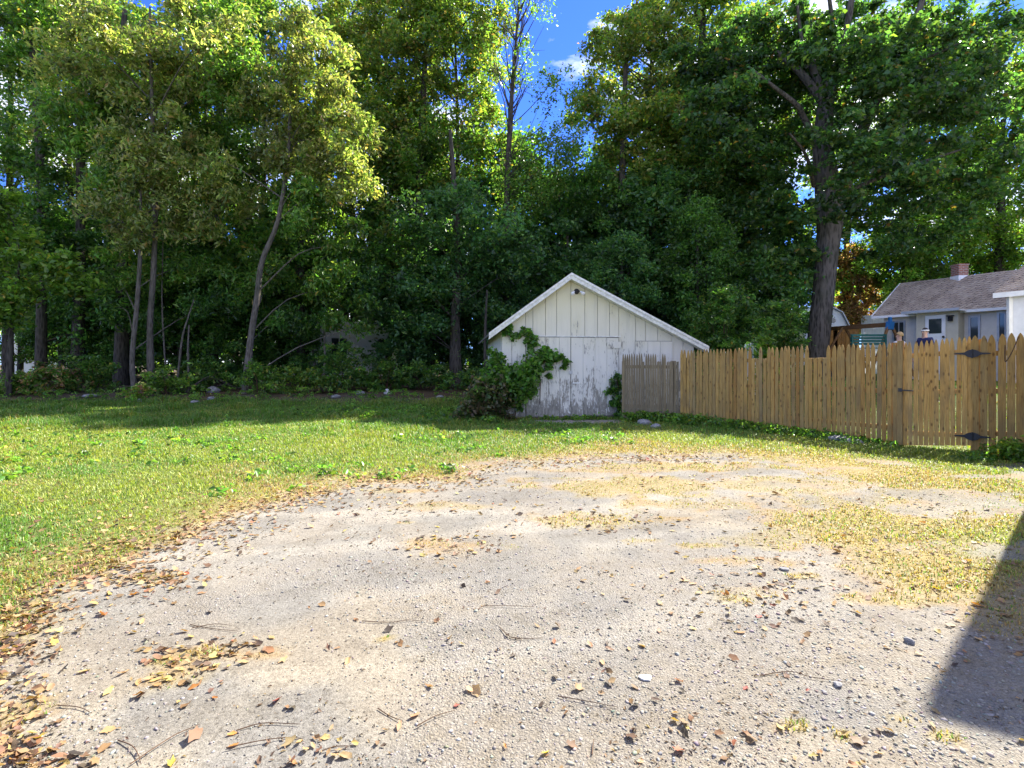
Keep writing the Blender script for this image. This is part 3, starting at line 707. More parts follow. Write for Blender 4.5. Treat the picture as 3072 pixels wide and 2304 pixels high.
# the huge maple behind the fence: trunk and limbs laid out one by one
def z8(zx, zy): return ((2000 + zx / 2.063) / 3.0, (zy / 2.063) / 3.0)
BY = 26.0
bb = at(817, 390, BY); bb.z = tz(bb.x, bb.y)
big = empty('maple_tree', 'huge old maple with thick furrowed trunk rising behind the wooden fence', 'tree', bb, 0, 'trees of the wood')
def limb(pp, name='limb', n=10, dy=None):
    pts = [at(*z8(a, b), BY) + Vector((0, (dy or 0) * i / max(1, len(pp) - 1), 0)) - bb for i, (a, b, r) in enumerate(pp)]
    path = smooth_path(pts, 4); rr = np.interp(np.linspace(0, len(pp) - 1, len(path)), np.arange(len(pp)), [p[2] * .8 for p in pp])
    V, F = tube(path, rr, n)
    ph = np.arctan2(V[:, 1], V[:, 0]); V = V * 1.0
    return link(name, np_mesh(name, V, F, M['maple'], None, True), big)
tp = [Vector((0, 0, -0.3)), Vector((0, 0, 0.4)), Vector((0.02, 0, 1.4))] + [at(*z8(a, b), BY) - bb for a, b in ((985, 1640), (1003, 1450), (1010, 1300), (985, 1080), (965, 880), (985, 640), (1020, 470))]
tr = [.74, .54, .47, .46, .50, .62, .50, .42, .34, .27]
pth = smooth_path(tp, 5); rr = np.interp(np.linspace(0, len(tr) - 1, len(pth)), np.arange(len(tr)), tr)
V, F = tube(pth, rr, 22)
k = np.arange(len(V)) % 22; V[:, :2] += ((V - np.repeat(np.array([tuple(p) for p in pth]), 22, 0))[:, :2]) * (0.07 * np.sin(k * 2.7) + 0.05 * np.sin(k * 5.1))[:, None]
link('trunk', np_mesh('trunk', V, F, M['maple'], None, True), big)
limb([(1060, 1260, .45), (1130, 1000, .36), (1180, 820, .32), (1240, 660, .28), (1310, 540, .24), (1400, 300, .2), (1470, 80, .15), (1500, -60, .1)], dy=-1.5)
limb([(985, 640, .3), (930, 430, .22), (925, 280, .19), (905, 100, .15), (900, -60, .1)], dy=1)
limb([(1015, 500, .3), (1050, 380, .25), (1070, 250, .21), (1078, 100, .17), (1085, -60, .12)], dy=-1)
limb([(960, 620, .26), (850, 430, .22), (760, 310, .19), (680, 220, .17), (590, 100, .13), (500, -20, .09)], dy=1.5)
limb([(950, 930, .24), (870, 850, .2), (790, 770, .17), (720, 720, .14), (560, 640, .1), (400, 560, .06)], dy=-2)
limb([(1060, 350, .2), (1160, 270, .16), (1230, 170, .13), (1290, 20, .08)], dy=2)
limb([(1000, 350, .16), (970, 200, .13), (900, 60, .1), (830, -40, .06)], dy=-2)
limb([(1320, 520, .18), (1400, 400, .15), (1480, 130, .12), (1560, -40, .07)], dy=2)
limb([(1290, 560, .12), (1420, 480, .08), (1600, 420, .05)], dy=-2)
limb([(1130, 1180, .13), (1300, 1120, .09), (1500, 1080, .05)], dy=-3)
limb([(910, 1150, .13), (760, 1040, .09), (560, 990, .05)], dy=-3)
limb([(870, 420, .12), (800, 280, .1), (740, 120, .07)], dy=-1)
rngb = np.random.default_rng(77)
LV, LF, LC, ln = [], [], [], 0
for (px, py, rx, ry, dy, dn) in [(760, 50, 58, 44, 1, .9), (830, 30, 56, 40, 1, .7), (900, 45, 62, 46, 1, .75), (722, 128, 48, 42, -1, .8), (775, 190, 42, 42, 0, .8), (862, 205, 36, 26, 1.5, .9), (905, 150, 52, 42, -1, .8), (962, 85, 54, 52, 0, .7),
                                (925, 215, 48, 34, 0, .9), (778, 268, 44, 26, 0, 1.0), (880, 250, 32, 18, 0, .7), (990, 18, 52, 42, 0, .7), (735, 230, 36, 34, 1, .9), (815, 165, 34, 34, -2.5, .8), (860, 110, 40, 40, -2.5, .55), (800, 110, 40, 40, 2, .7),
                                (970, 180, 44, 34, -1, .9), (1035, 110, 40, 60, 0, .8), (850, 185, 44, 22, -3, .8), (745, 322, 30, 16, -1, .8), (765, 345, 30, 12, 1, .8), (830, 90, 46, 44, -2, .8), (880, 25, 60, 40, 1, .8), (780, 25, 60, 40, 1, .8), (920, 100, 46, 40, -2, .7), (800, 215, 26, 18, -2.5, .8), (960, 20, 60, 50, 2, .9), (850, 60, 60, 50, 3, 1.0), (930, 170, 50, 50, 3, 1.0), (760, 120, 50, 50, 3, 1.0), (800, 75, 34, 30, -2.2, .8), (838, 140, 30, 34, -2.6, .7), (880, 75, 34, 34, -2.2, .8), (815, 40, 40, 30, 2, 1.0), (1000, 60, 40, 50, 2, 1.0), (700, 60, 40, 40, 2, 1.0)]:
    m = BY / FPX; c0 = at(px, py, BY); c0.y += dy
    ax, az = rx * m, ry * m; ay = 0.8 * (ax + az) / 2
    k = int(dn * ax * az / 0.56 * 3.4)
    u = rngb.standard_normal((k, 3)); u /= np.linalg.norm(u, axis=1)[:, None]; u *= (rngb.uniform(0.02, 1, k) ** 0.4)[:, None]
    V, F, C = clump_leaves(np.array(c0 - bb) + u * np.array([ax, ay, az]), 0.75 * rngb.uniform(.55, 1.25, k), 115, 0.25, [(5, (0.045, 0.105, 0.03)), (3, (0.07, 0.14, 0.034)), (1.5, (0.12, 0.18, 0.035)), (.2, (0.25, .16, .035))], rngb, aspect=0.62)
    LV.append(V); LF.append(F + ln); LC.append(C); ln += len(V)
link('crown', np_mesh('crown', np.concatenate(LV), np.concatenate(LF), M['leaf'], np.concatenate(LC)), big)

# far wood beyond, one mass
rngw = np.random.default_rng(5)
k = 1050
wx = rngw.uniform(-62, 75, k); wy = rngw.uniform(40, 54, k)
wtop = 6.5 + 4.5 * fbm(wx * 0.11, wy * 0.05, 9) + 4.5 * sstep(-6, 4, wx) * (1 - sstep(22, 34, wx))
cen = np.stack([wx, wy, 0.3 + rngw.uniform(0, 1, k) ** 0.8 * wtop], 1)
# leave a view through to the two pale houses beyond the trunks
keep = ~((np.abs(wx / wy * FPX + CX - 345) < 14) & (cen[:, 2] < 4.5)) & ~((np.abs(wx / wy * FPX + CX - 75) < 40) & (cen[:, 2] < 4) & (rngw.uniform(0, 1, k) < 0.6))
cen = cen[keep]
V, F, C = clump_leaves(cen, 1.5 * rngw.uniform(.6, 1.3, len(cen)), 44, 0.6, BRIGHT + MID, rngw, flat=0.6)  # palette brightened so gaps in the wood show flecks like sunlit leaves
finish(link('far_woodland', np_mesh('far_woodland', V, F, M['leaf'], C)), 'distant mass of green trees closing the view behind the wood', 'woodland', kind='stuff')

# shrubs and brush along the edge of the wood
def shrub(name, label, px, Y, w, h, pal, seed, leaf=0.11, dens=1.0, cat='shrub', group='brush along the wood edge', aspect=0.5):
    rng = np.random.default_rng(seed + 300)
    x = (px - CX) / FPX * Y; b = Vector((x, Y, tz(x, Y)))
    root = empty(name, label, cat, b, 0, group)
    k = int(26 * dens * max(0.5, w * h))
    cen = np.stack([rng.normal(0, w * 0.42, k), rng.normal(0, w * 0.32, k), rng.uniform(0.05, 1, k) ** 0.8 * h], 1)
    cen[:, 2] *= np.clip(1 - (np.abs(cen[:, 0]) / (w * 1.15)) ** 2, 0.15, 1)
    V, F, C = clump_leaves(cen, 00.28 * rng.uniform(.6, 1.3, k), 44, leaf * 1.15, pal, rng, flat=0.55, aspect=aspect)
    V[:, 2] = np.maximum(V[:, 2], -0.05)
    mb = MB()
    for j in range(min(9, k)):
        c1 = cen[j]; mb.tube([(c1[0] * .1, c1[1] * .1, -0.08), (c1[0] * .5, c1[1] * .5, c1[2] * .55), tuple(c1)], [0.022, 0.014, 0.005], 5)
    mb.build('stem', M['twig'], root)
    link('foliage', np_mesh('foliage', V, F, M['leaf'], C), root)
    return root
SH = [('leafy shrub at the far left end of the wood edge', 12, 20.3, 1.3, 1.1, BRIGHT), ('low brown-tinged brush in front of the leftmost dark trunks', 55, 20.6, 1.4, .8, MID + RUST), ('dark bush below the second dark trunk from the left', 92, 21.3, 1.2, 1.3, DARK),
      ('bright green bush at the foot of the pale pair of trunks', 168, 20.3, .9, 1.15, BRIGHT), ('low dark brush right of the pale pair of trunks', 200, 21.6, 1.3, .8, DARK), ('tangled bush at the foot of the leaning trunk', 258, 20.2, .8, .9, MID),
      ('yellowing bush right of the leaning trunk', 300, 20.6, 1.2, 1.05, MID + GOLD), ('rounded dark bush below the white siding', 345, 21.4, 1.1, 1.2, DARK), ('low dark brush midway along the wood edge', 385, 22.2, 1.5, .9, DARK),
      ('shadowy bush left of the straight grey trunk', 425, 22.6, 1.3, 1.1, BLUEG), ('shadowy bush between the grey trunk and the vine', 478, 22.4, 1.3, 1.2, BLUEG), ('tall dark brush deep behind the leaning trunk', 225, 24.0, 1.6, 1.9, DARK),
      ('tall dark brush deep behind the white siding gap', 320, 24.5, 1.5, 1.7, DARK), ('tall brush deep in the wood left of the shed', 405, 25.0, 1.8, 2.2, BLUEG), ('dense green bush behind the fence right of the shed', 725, 20.8, 1.6, 2.6, DARK),
      ('tall green bush beside the huge maple trunk', 775, 22.5, 1.3, 2.7, DARK), ('sparse red-leaved plant at the foot of the pale pair', 141, 19.4, .3, .45, RUST + GOLD), ('dark bush deep behind the thick trunk', 118, 26.0, 1.8, 1.6, DARK),
      ('broad dark bush hidden in shade behind the leaning trunk', 270, 26.5, 2.2, 2.4, DARK), ('broad dark bush in shade left of the vine', 490, 25.5, 1.8, 2.6, BLUEG)]
for i, (lab, px, Y, w, h, pal) in enumerate(SH):
    shrub('shrub', lab, px, Y, w * 1.15, h * ((.8 + .9 * ((i * 37) % 10) / 10) if Y < 23 else 1.1), pal + MID if Y < 23 else pal, i, .13, .95)  # front shrubs get MID mixed in as a lit tone in the leaf colour
shrub('shrub', 'small weedy bush at the right end of the fence', 1014, 8.3, .36, .22, BRIGHT, 50, 0.07, 3.0, group=None or 'weeds along the fence')

# saplings, bare stems and fallen wood at the wood edge
def stem(name, label, pts, Y, r, mat='paleb', cat='sapling', group='thin stems at the wood edge'):
    P = [at(a, b, Y) for a, b in pts]; b0 = P[0].copy(); b0.z = tz(b0.x, b0.y) - 0.05; P[0] = b0
    path = smooth_path(P, 4)
    o = link(name, None)
    V, F = tube([p - b0 for p in path], np.linspace(r, r * 0.45, len(path)), 7)
    COL.objects.unlink(o); bpy.data.objects.remove(o)
    o = link(name, np_mesh(name, V, F, M[mat], None, True), None, b0)
    return finish(o, label, cat, group)
stem('sapling', 'thin bare sapling leaning right, just right of the pale pair', [(176, 388), (182, 340), (188, 318), (194, 300)], 20.8, .045)
stem('sapling', 'short upright grey stem beside the leaning sapling', [(189, 388), (188, 350), (189, 325)], 20.9, .055)
stem('sapling', 'thin curved sapling close right of the pale pair', [(168, 386), (164, 345), (162, 300), (163, 240)], 21.4, .04)
stem('sapling', 'slim dark stem left of the white shed eave', [(486, 386), (485, 340), (487, 290)], 23.0, .09, 'bark')
stem('sapling', 'slim pale stem below the white siding', [(322, 388), (325, 355), (323, 320)], 22.5, .06)
def log(name, label, pts, r0, r1):
    P = [Vector(p) for p in pts]; o0 = P[0].copy()
    path = smooth_path(P, 4)
    V, F = tube([p - o0 for p in path], np.linspace(r0, r1, len(path)), 8)
    return finish(link(name, np_mesh(name, V, F, M['bark'], None, True), None, o0), label, 'fallen branch', 'fallen wood at the wood edge')
for lab, a, b, up, r in [('thick fallen limb lying left of the leaning trunk', (190, 391), (233, 382), .35, .10), ('thinner fallen branch arching over the thick fallen limb', (186, 394), (226, 377), .5, .05), ('short broken branch lying on the brush pile', (205, 388), (240, 386), .2, .045)]:
    p, q = hit(*a), hit(*b); q.y = min(q.y, 22.0); p.y = min(p.y, 21.4)
    p.x = (a[0] - CX) / FPX * p.y; q.x = (b[0] - CX) / FPX * q.y
    p.z = tz(p.x, p.y) + r; q.z = tz(q.x, q.y) + r + .05
    m1 = p.lerp(q, .35) + Vector((0, 0, up * .8)); m2 = p.lerp(q, .7) + Vector((0, -.2, up))
    log('fallen_branch', lab, [p, m1, m2, q], r, r * .5)

def rock(label, px, py, w, h, mat='rock', group='stones along the lawn edge', flat=False, cat='stone', maxY=22):
    p = hit(px, py)
    if p.y > maxY: p = Vector(((px - CX) / FPX * maxY, maxY, tz((px - CX) / FPX * maxY, maxY)))
    bm = bmesh.new(); bmesh.ops.create_icosphere(bm, subdivisions=2, radius=1.0)
    rg = random.Random(int(px * 7 + py)); ph = [rg.uniform(0, 6) for _ in range(3)]
    for v in bm.verts:
        n = 0.16 * math.sin(3.1 * v.co.x + ph[0]) + 0.14 * math.sin(4.3 * v.co.y + ph[1]) + 0.12 * math.sin(3.7 * v.co.z + ph[2])
        v.co *= 1 + n + rg.uniform(-.06, .06)
        v.co = Vector((v.co.x * w / 2, v.co.y * w / 2 * .8, max(v.co.z, -.5) * h / 2))
    me = bpy.data.meshes.new('stone'); bm.to_mesh(me); bm.free(); me.materials.append(M[mat])
    o = link('stone', me, None, (p.x, p.y, tz(p.x, p.y) + h * .2), (0, 0, rg.uniform(0, 6)))
    return finish(o, label, cat, group)
M['palerock'] = mat_plain('pale_rock', (0.46, 0.455, 0.44), 0.85, 0.15, var=0.2, scale=12)
rock('flat grey stone at the lawn edge below the dark trunks', 91, 397.5, .42, .2)
rock('small pale stone at the lawn edge below the pale pair', 140, 402, .3, .14, 'rock')
rock('large rounded grey stone by the fallen limb', 214.6, 392.5, .5, .38)
rock('small stone at the lawn edge in front of the fallen limb', 195, 403, .3, .16)
rock('second small stone in front of the large rounded stone', 211, 400, .3, .16)
rock('flat stone slab in the brush right of the leaning trunk', 266, 391, .55, .16)
rock('grey stone at the lawn edge below the white siding', 336, 398, .4, .16)
rock('small dark stone left of the white round stone', 360, 395, .3, .25)
rock('small white round stone in the shade at the lawn edge', 387, 394, .28, .26, 'palerock')
rock('pale flat stone at the lawn edge left of the vine', 440, 398.5, .4, .14, 'rock')
rock('larger pale stone lying at the foot of the weathered fence', 645, 424.5, .38, .16, 'rock', 'stones at the foot of the fence')
rock('smaller pale stone right of the larger one by the weathered fence', 656, 427.5, .3, .12, 'rock', 'stones at the foot of the fence')
rock('long flat grey stone in the weeds below the plank fence', 836, 440.5, .45, .14, 'rock', 'stones at the foot of the fence')
rock('flat grey stone right of the long one below the plank fence', 853, 443, .34, .12, 'rock', 'stones at the foot of the fence')
rock('flat white stone flake lying on the right part of the gravel', 645, 681, .06, .014, 'palerock', 'loose stones on the gravel')
rock('dark pebble on the dirt right of the white flake', 838, 687, .04, .022, 'rock', 'loose stones on the gravel')
rock('small dark pebble near the dry grass on the right', 784, 571, .06, .03, 'rock', 'loose stones on the gravel')
rock('round grey pebble near the shadow corner', 910, 643, .05, .035, 'rock', 'loose stones on the gravel')

# ------------------------------------------------------------------ the white shed
SR = R(6.0); SO = (-0.27, 14.0)
def sh_u(px):
    k = (px - CX) / FPX
    return (k * SO[1] - SO[0]) / (math.cos(SR) - math.sin(SR) * k)
def sh(zx, zy):
    """zoomed photo point on the shed front -> (u, z)"""
    px, py = (1340 + zx / 2.765) / 3, (780 + zy / 2.765) / 3
    u = sh_u(px); return u, EYE - (py - HY) / FPX * (SO[1] + math.sin(SR) * u)
shed = empty('garden_shed', 'old white board shed with flaking paint and double doors, vine at its left', 'shed', (SO[0], SO[1], 0), SR)
(uL, zL), (uA, zA), (uR, zR) = sh(345, 612), sh(1018, 122), sh(2120, 718)
zR += 0.02; sR = (zA - zR) / (uR - uA); sL = (zA - zL) / (uA - uL)
uR += 0.06; zR -= 0.06 * sR
W1 = uR - 0.3; DEP = 6.0
def roof_z(u): return (zA - (uA - u) * sL if u < uA else zA - (u - uA) * sR) - 0.16
wall = MB().prism([(0.01, 0.02), (W1, 0.02), (W1, roof_z(W1) - .01), (uA, roof_z(uA) - .01), (0.01, roof_z(0.01) - .01)], 0.03, 0.06).build('wall', M['seam'], shed)
D0, D1, D2, DT = sh(655, 1000)[0], sh(1028, 1000)[0], sh(1427, 1000)[0], sh(1000, 637)[1]
def board(parent, u0, u1, zb, ztop, y0=-.006, y1=.026, mat='shed'):
    """one vertical board, its top cut along the roof or flat"""
    if ztop is None:
        prof = [(u0, zb), (u1, zb), (u1, roof_z(u1))] + ([(uA, roof_z(uA))] if u0 < uA < u1 else []) + [(u0, roof_z(u0))]
    else: prof = [(u0, zb), (u1, zb), (u1, ztop), (u0, ztop)]
    um = (u0 + u1) / 2; prof = [(a - um, b) for a, b in prof]
    j = random.uniform(-.004, .004)
    return MB().prism(prof, y0 + j, y1 + j).build('board', M[mat], parent, (um, 0, 0))
g = 0.006
seam = [0.0] + [sh(540, 900)[0]] + [D0] + [sh(a, 900)[0] for a in (715, 820, 912, 1030, 1145, 1250, 1350)] + [D2] + [sh(a, 900)[0] for a in (1565, 1650, 1750, 1868)]
seam = sorted(seam)
while seam[-1] + .3 < W1: seam.append(seam[-1] + .31)
seam[-1] = W1
HT = sh(1700, 672)[1]; H0, H1 = sh(1560, 700)[0], sh(1868, 700)[0]
for a, b in zip(seam[:-1], seam[1:]):
    if b - a < 0.05: continue
    over = a >= D0 - .01 and b <= D2 + .01
    board(wall, a + g, b - g, DT + .02 if over else 0.04, None)
door = MB().box((D0 + .01, -.002, .05), (D2 - .01, .025, DT - .01)).build('door', M['seam'], shed)
for a, b in ((D0, D1), (D1, D2)):
    cut = np.linspace(a + .008, b - .008, 5)
    for u0, u1 in zip(cut[:-1], cut[1:]):
        board(door, u0 + .003, u1 - .003, .05 + random.uniform(0, .03), DT - .015 - random.uniform(0, .01), -.028, -.004, 'sheddoor')
MB().box((D0 - .02, -.032, DT + .0), (D2 + .05, -.008, DT + .022)).build('drip_strip', M['trim'], shed)
MB().box((D1 + .05, -.055, .93), (D1 + .24, -.03, .96)).build('handle', M['white'], door)
MB().box((D1 - .06, -.045, 1.18), (D1 + .04, -.03, 1.26)).build('latch', M['greycloth'], door)
MB().box((D2 - .33, -.043, DT - .30), (D2 + .05, -.029, DT - .13)).build('hinge_board', M['shed'], door)
hat = MB().box((H0 + .01, -.03, .9), (H1 - .01, -.008, HT)).build('hatch', M['dark'], shed)
for a, b in zip(np.linspace(H0, H1, 4)[:-1], np.linspace(H0, H1, 4)[1:]):
    MB().box((-(b - a) / 2 + .004, -.05, .9), ((b - a) / 2 - .004, -.031, HT - .01)).build('board', M['shed'], hat, ((a + b) / 2, 0, 0))
side = MB().box((0.012, .06, .02), (.05, DEP, roof_z(0) - .02)).build('side_wall', M['dark'], shed)
for k in range(18):
    v0 = .06 + k * .33
    MB().box((-.012, -.155, .03), (.011, .155, roof_z(0) - .03)).build('board', M['shed'], side, (0, v0 + .165, 0))
MB().box((W1 - .03, .06, .02), (W1, DEP, roof_z(W1) - .02)).build('side_wall', M['shed'], shed)
MB().prism([(.05, .02), (W1 - .03, .02), (W1 - .03, roof_z(W1) - .02), (uA, roof_z(uA) - .02), (.05, roof_z(.05) - .02)], DEP - .04, DEP).build('back_wall', M['shed'], shed)
MB().box((-.01, -.02, -.05), (W1, .05, .03)).build('sill', M['greywood'], shed)
th = 0.055
MB().prism([(uL, zL - th), (uA, zA - th), (uA, zA), (uL, zL)], -.24, DEP + .2).build('roof', M['shedroof'], shed)
MB().prism([(uA + .002, zA - th), (uR, zR - th), (uR, zR), (uA + .002, zA)], -.24, DEP + .2).build('roof', M['shedroof'], shed)
for a, za, b, zb in ((uL, zL, uA, zA), (uA, zA, uR, zR)):
    MB().prism([(a, za - .155), (b, zb - .155), (b, zb - .05), (a, za - .05)], -.262, -.235).build('rake_board', M['trim'], shed)
    MB().prism([(a, za - .052), (b, zb - .052), (b, zb + .012), (a, za + .012)], -.285, -.243).build('rake_cap', M['trim'], shed)
    d = 1 if b == uA else -1
    MB().prism([(a, za - .16), (b, zb - .16), (b, zb - .135), (a, za - .135)], -.233, -.012).build('soffit', M['trim'], shed)
# twin floodlight under the gable
fu, fz = sh(1075, 268)
fl = empty('floodlight', 'old twin floodlight mounted under the shed gable peak', 'lamp', (SO[0] + fu * math.cos(SR) + .03 * math.sin(SR), SO[1] + fu * math.sin(SR) - .03 * math.cos(SR), fz), SR)
MB().lathe([(.0, 0), (.07, 0), (.075, .02), (.05, .05), (.02, .06)], 14).build('mount', M['iron'], fl, (0, .02, .02), (R(90), 0, 0))
for s in (-1, 1):
    arm = MB().tube([(0, -.02, .02), (s * .05, -.07, .03), (s * .09, -.09, .0)], [.014] * 3, 6).build('arm', M['iron'], fl)
    MB().lathe([(.02, 0), (.03, .03), (.03, .06), (.05, .12), (.052, .15), (.03, .165)], 12).build('bulb', M['bulb'], fl, (s * .085, -.085, .01), (R(135), R(-s * 38), 0), smooth=True)

# vines on the shed
def vine(name, label, blobs, n_each, leaf, pal, seed, stems, yoff):
    rng = np.random.default_rng(seed)
    u0, _ = sh(blobs[0][0], 1300)
    root = empty(name, label, 'climbing plant', (SO[0] + u0 * math.cos(SR), SO[1] - .3, 0))
    o = Vector(root.location)
    LV, LF, LC, n = [], [], [], 0
    for b in blobs:
        zx, zy, r, dep = b[:4]; pl = b[4] if len(b) > 4 else pal
        u, zz = sh(zx, zy); rm = r / 2.765 / 3 * 14 / FPX
        c = Vector((SO[0] + u * math.cos(SR), SO[1] + u * math.sin(SR) - dep, zz))
        k = max(2, int((rm / .16) ** 2 * 3.4 + 2))
        uu = rng.standard_normal((k, 3)); uu /= np.linalg.norm(uu, axis=1)[:, None]; uu *= (rng.uniform(0, 1, k) ** .4)[:, None] * rm
        uu[:, 1] = uu[:, 1] * min(1.0, max(dep, .06) / rm)
        cen = np.array(c - o) + uu
        V, F, C = clump_leaves(cen, np.full(k, min(.19, max(.09, rm * .8))) * rng.uniform(.6, 1.4, k), n_each, leaf, pl, rng, flat=.9, aspect=.75, upness=.45, clump_jit=.15)
        keep = np.repeat((V.reshape(-1, 4, 3)[:, :, 2].min(1) > -.02), 4)
        LV.append(V); LF.append(F + n); LC.append(C); n += len(V)
    V = np.concatenate(LV); V[:, 2] = np.maximum(V[:, 2], .01)
    link('foliage', np_mesh('foliage', V, np.concatenate(LF), M['leaf'], np.concatenate(LC)), root)
    for st in stems:
        pts = []
        for zx, zy, dep in st:
            u, zz = sh(zx, zy); pts.append(Vector((SO[0] + u * math.cos(SR), SO[1] + u * math.sin(SR) - dep, max(zz, 0))) - o)
        pp = smooth_path(pts, 4)
        MB().tube(pp, list(np.linspace(.018, .006, len(pp))), 5).build('stem', M['twig'], root)
    return root
DEADV = [(4, (0.085, 0.10, 0.04)), (3, (0.14, 0.105, 0.06)), (3, (0.065, 0.12, 0.035)), (1, (.20, .15, .085))]
VG = [(5, (0.088, 0.20, 0.034)), (3, (0.14, 0.25, 0.046)), (1, (0.055, 0.13, 0.03))]
vine('climbing_vine', 'big green vine heaped against the left corner of the white shed', [
    (330, 1180, 130, .55, DEADV), (230, 1260, 95, .6, DEADV), (400, 1080, 130, .5, DEADV), (440, 1230, 90, .45, DEADV), (330, 1290, 110, .5, DEADV), (130, 1310, 60, .6, DEADV), (480, 1140, 80, .4, DEADV), (310, 1060, 80, .55, DEADV),
    (420, 960, 95, .45), (500, 920, 90, .35), (400, 860, 70, .4), (460, 840, 50, .3), (560, 960, 90, .3), (640, 950, 90, .28), (600, 1060, 90, .3), (660, 1040, 80, .25), (540, 1080, 80, .3), (620, 1140, 60, .25), (700, 1080, 45, .2), (590, 1190, 35, .15),
    (690, 860, 70, .2), (690, 760, 34, .10), (680, 690, 30, .08), (690, 640, 32, .1), (650, 600, 28, .1), (600, 620, 24, .1), (560, 630, 24, .1), (520, 600, 26, .1), (490, 600, 24, .1), (520, 570, 16, .08), (715, 690, 26, .1), (730, 640, 14, .08),
    (760, 820, 55, .14), (810, 790, 50, .14), (810, 740, 26, .1), (860, 800, 42, .12), (910, 800, 32, .1), (960, 800, 26, .1), (990, 830, 20, .08), (980, 880, 16, .08), (780, 890, 38, .12), (840, 880, 36, .1), (880, 850, 30, .1), (740, 930, 40, .14), (850, 960, 10, .06), (600, 1230, 16, .1),
    (390, 780, 40, .45), (340, 900, 40, .5), (270, 1100, 50, .6), (180, 1220, 70, .7, DEADV), (250, 1180, 80, .7, DEADV), (80, 1320, 45, .7, DEADV), (360, 980, 70, .5), (300, 1000, 40, .55), (450, 1300, 70, .4, DEADV)], 24, .115, VG, 31,
    [[(560, 1320, .2), (600, 1100, .15), (660, 850, .08), (680, 660, .06), (520, 600, .06)], [(680, 900, .1), (800, 850, .08), (960, 800, .07), (990, 870, .07)], [(400, 1320, .5), (420, 1050, .45), (440, 850, .35)], [(770, 900, .06), (775, 1050, .05), (772, 1200, .05)]], 0)
vine('climbing_vine', 'thin leafy vine climbing between the shed door and the weathered fence', [
    (1400, 950, 14, .08), (1415, 990, 30, .1), (1385, 1000, 20, .1), (1420, 1060, 38, .12), (1370, 1070, 30, .12), (1340, 1085, 22, .1), (1440, 1120, 34, .14), (1400, 1160, 34, .14), (1370, 1180, 24, .12), (1440, 1200, 34, .14), (1420, 1260, 36, .16), (1400, 1300, 36, .2), (1450, 1290, 40, .2)],
    20, .10, DARK + VG[:1], 32, [[(1420, 1330, .12), (1425, 1150, .1), (1410, 1000, .08), (1395, 940, .06)]], 0)

# ------------------------------------------------------------------ fences and gate
def picket_mesh(name, w, h, mat, pointed=True, t=.014):
    a = w / 2
    if pointed:
        prof = [(-a, 0), (a, 0), (a, h - .17), (a * .93, h - .125), (a * .74, h - .075), (a * .42, h - .03), (a * .10, h), (-a * .10, h), (-a * .42, h - .03), (-a * .74, h - .075), (-a * .93, h - .125), (-a, h - .17)]
    else: prof = [(-a, 0), (a, 0), (a, h), (a * .3, h + .01), (-a * .4, h - .01), (-a, h + .006)]
    return MB().prism(prof, -t / 2, t / 2).mesh(name, mat)

def fence_run(name, label, cat, A, B, n, hA, hB, zA_, zB_, mat, short_px=(), drop=.23, gap=.0125, rails=(.16, .52, .84), posts=(), group='wooden fence', rail_mat=None, bottom_jit=.012, rail_gap=.05):
    """pickets from A to B (x, y), facing the yard; rails and posts stand behind"""
    A, B = Vector((A[0], A[1], 0)), Vector((B[0], B[1], 0)); L = (B - A).length; d = (B - A).normalized()
    rz = math.atan2(d.y, d.x)
    root = empty(name, label, cat, (A.x, A.y, 0), rz, group)
    pitch = L / n; w = pitch - gap
    long_m = [picket_mesh('picket', w * (1 + .03 * k), 1.0, mat) for k in (-1, 0, 1)]
    rg = random.Random(n * 13 + int(A.x * 100))
    meshes = {}
    for i in range(n):
        s = (i + .5) * pitch; t = s / L; P = A + d * s; px = CX + FPX * P.x / P.y
        h = hA + (hB - hA) * t; zb = zA_ + (zB_ - zA_) * t
        sh_ = any(a <= px <= b for a, b in short_px)
        key = (round(h, 1), sh_, rg.randrange(3))
        if key not in meshes: meshes[key] = picket_mesh('picket', w * (1 + .06 * (key[2] - 1) * .5), key[0] - (drop if sh_ else 0), mat, not sh_)
        o = link('picket', meshes[key], root, (s, rg.uniform(-.003, .003), zb + rg.uniform(-1, 1) * bottom_jit + (h - key[0])), (rg.uniform(-.006, .006), rg.uniform(-.008, .008), rg.uniform(-.02, .02)))
    for f in rails:
        za, zb = zA_ + f * hA, zA_ + (zB_ - zA_) + f * hB
        MB().bar((.01, rail_gap - .012, za), (L - .01, rail_gap - .012, zb), .034, .085).build('rail', rail_mat or mat, root)
    for s, hh in posts:
        zb = zA_ + (zB_ - zA_) * s / L
        MB().box((-.045, rail_gap + .012, -.1), (.045, rail_gap + .10, hh)).build('post', rail_mat or mat, root, (s, 0, zb))
    return root, L
FA, FB = (4.24, 13.4), (7.18, 9.9)
fence_run('weathered_fence', 'short grey weathered picket fence with broken tops beside the shed doors', 'fence', (2.84, 13.78), (4.21, 13.45), 24, 1.70, 1.68, .02, .03, M['greywood'], [(642.5, 645.8), (656, 661.2), (666, 679.5)],   .20, gap=.009, rails=(.2, .80), posts=[(.05, 1.5), (1.3, 1.5)])
fence_run('picket_fence', 'long honey-brown picket fence with pointed tops right of the shed', 'fence', FA, FB, 53, 1.74, 1.90, .06, -.05, M['pine'], [(751.6, 759.2), (762.6, 767.8), (808.0, 827.0)], .26, posts=[(.1, 1.55), (2.3, 1.6), (4.5, 1.9)])
pf = fence_run('gate', 'bright new pine picket gate with black hinges and latch', 'gate', (7.215, 9.82), (7.965, 9.2), 13, 1.86, 1.92, -.01, .02, M['gatepine'], (), posts=(), rails=(.10, .50, .86), bottom_jit=.004, gap=.006)
gate, GL = pf
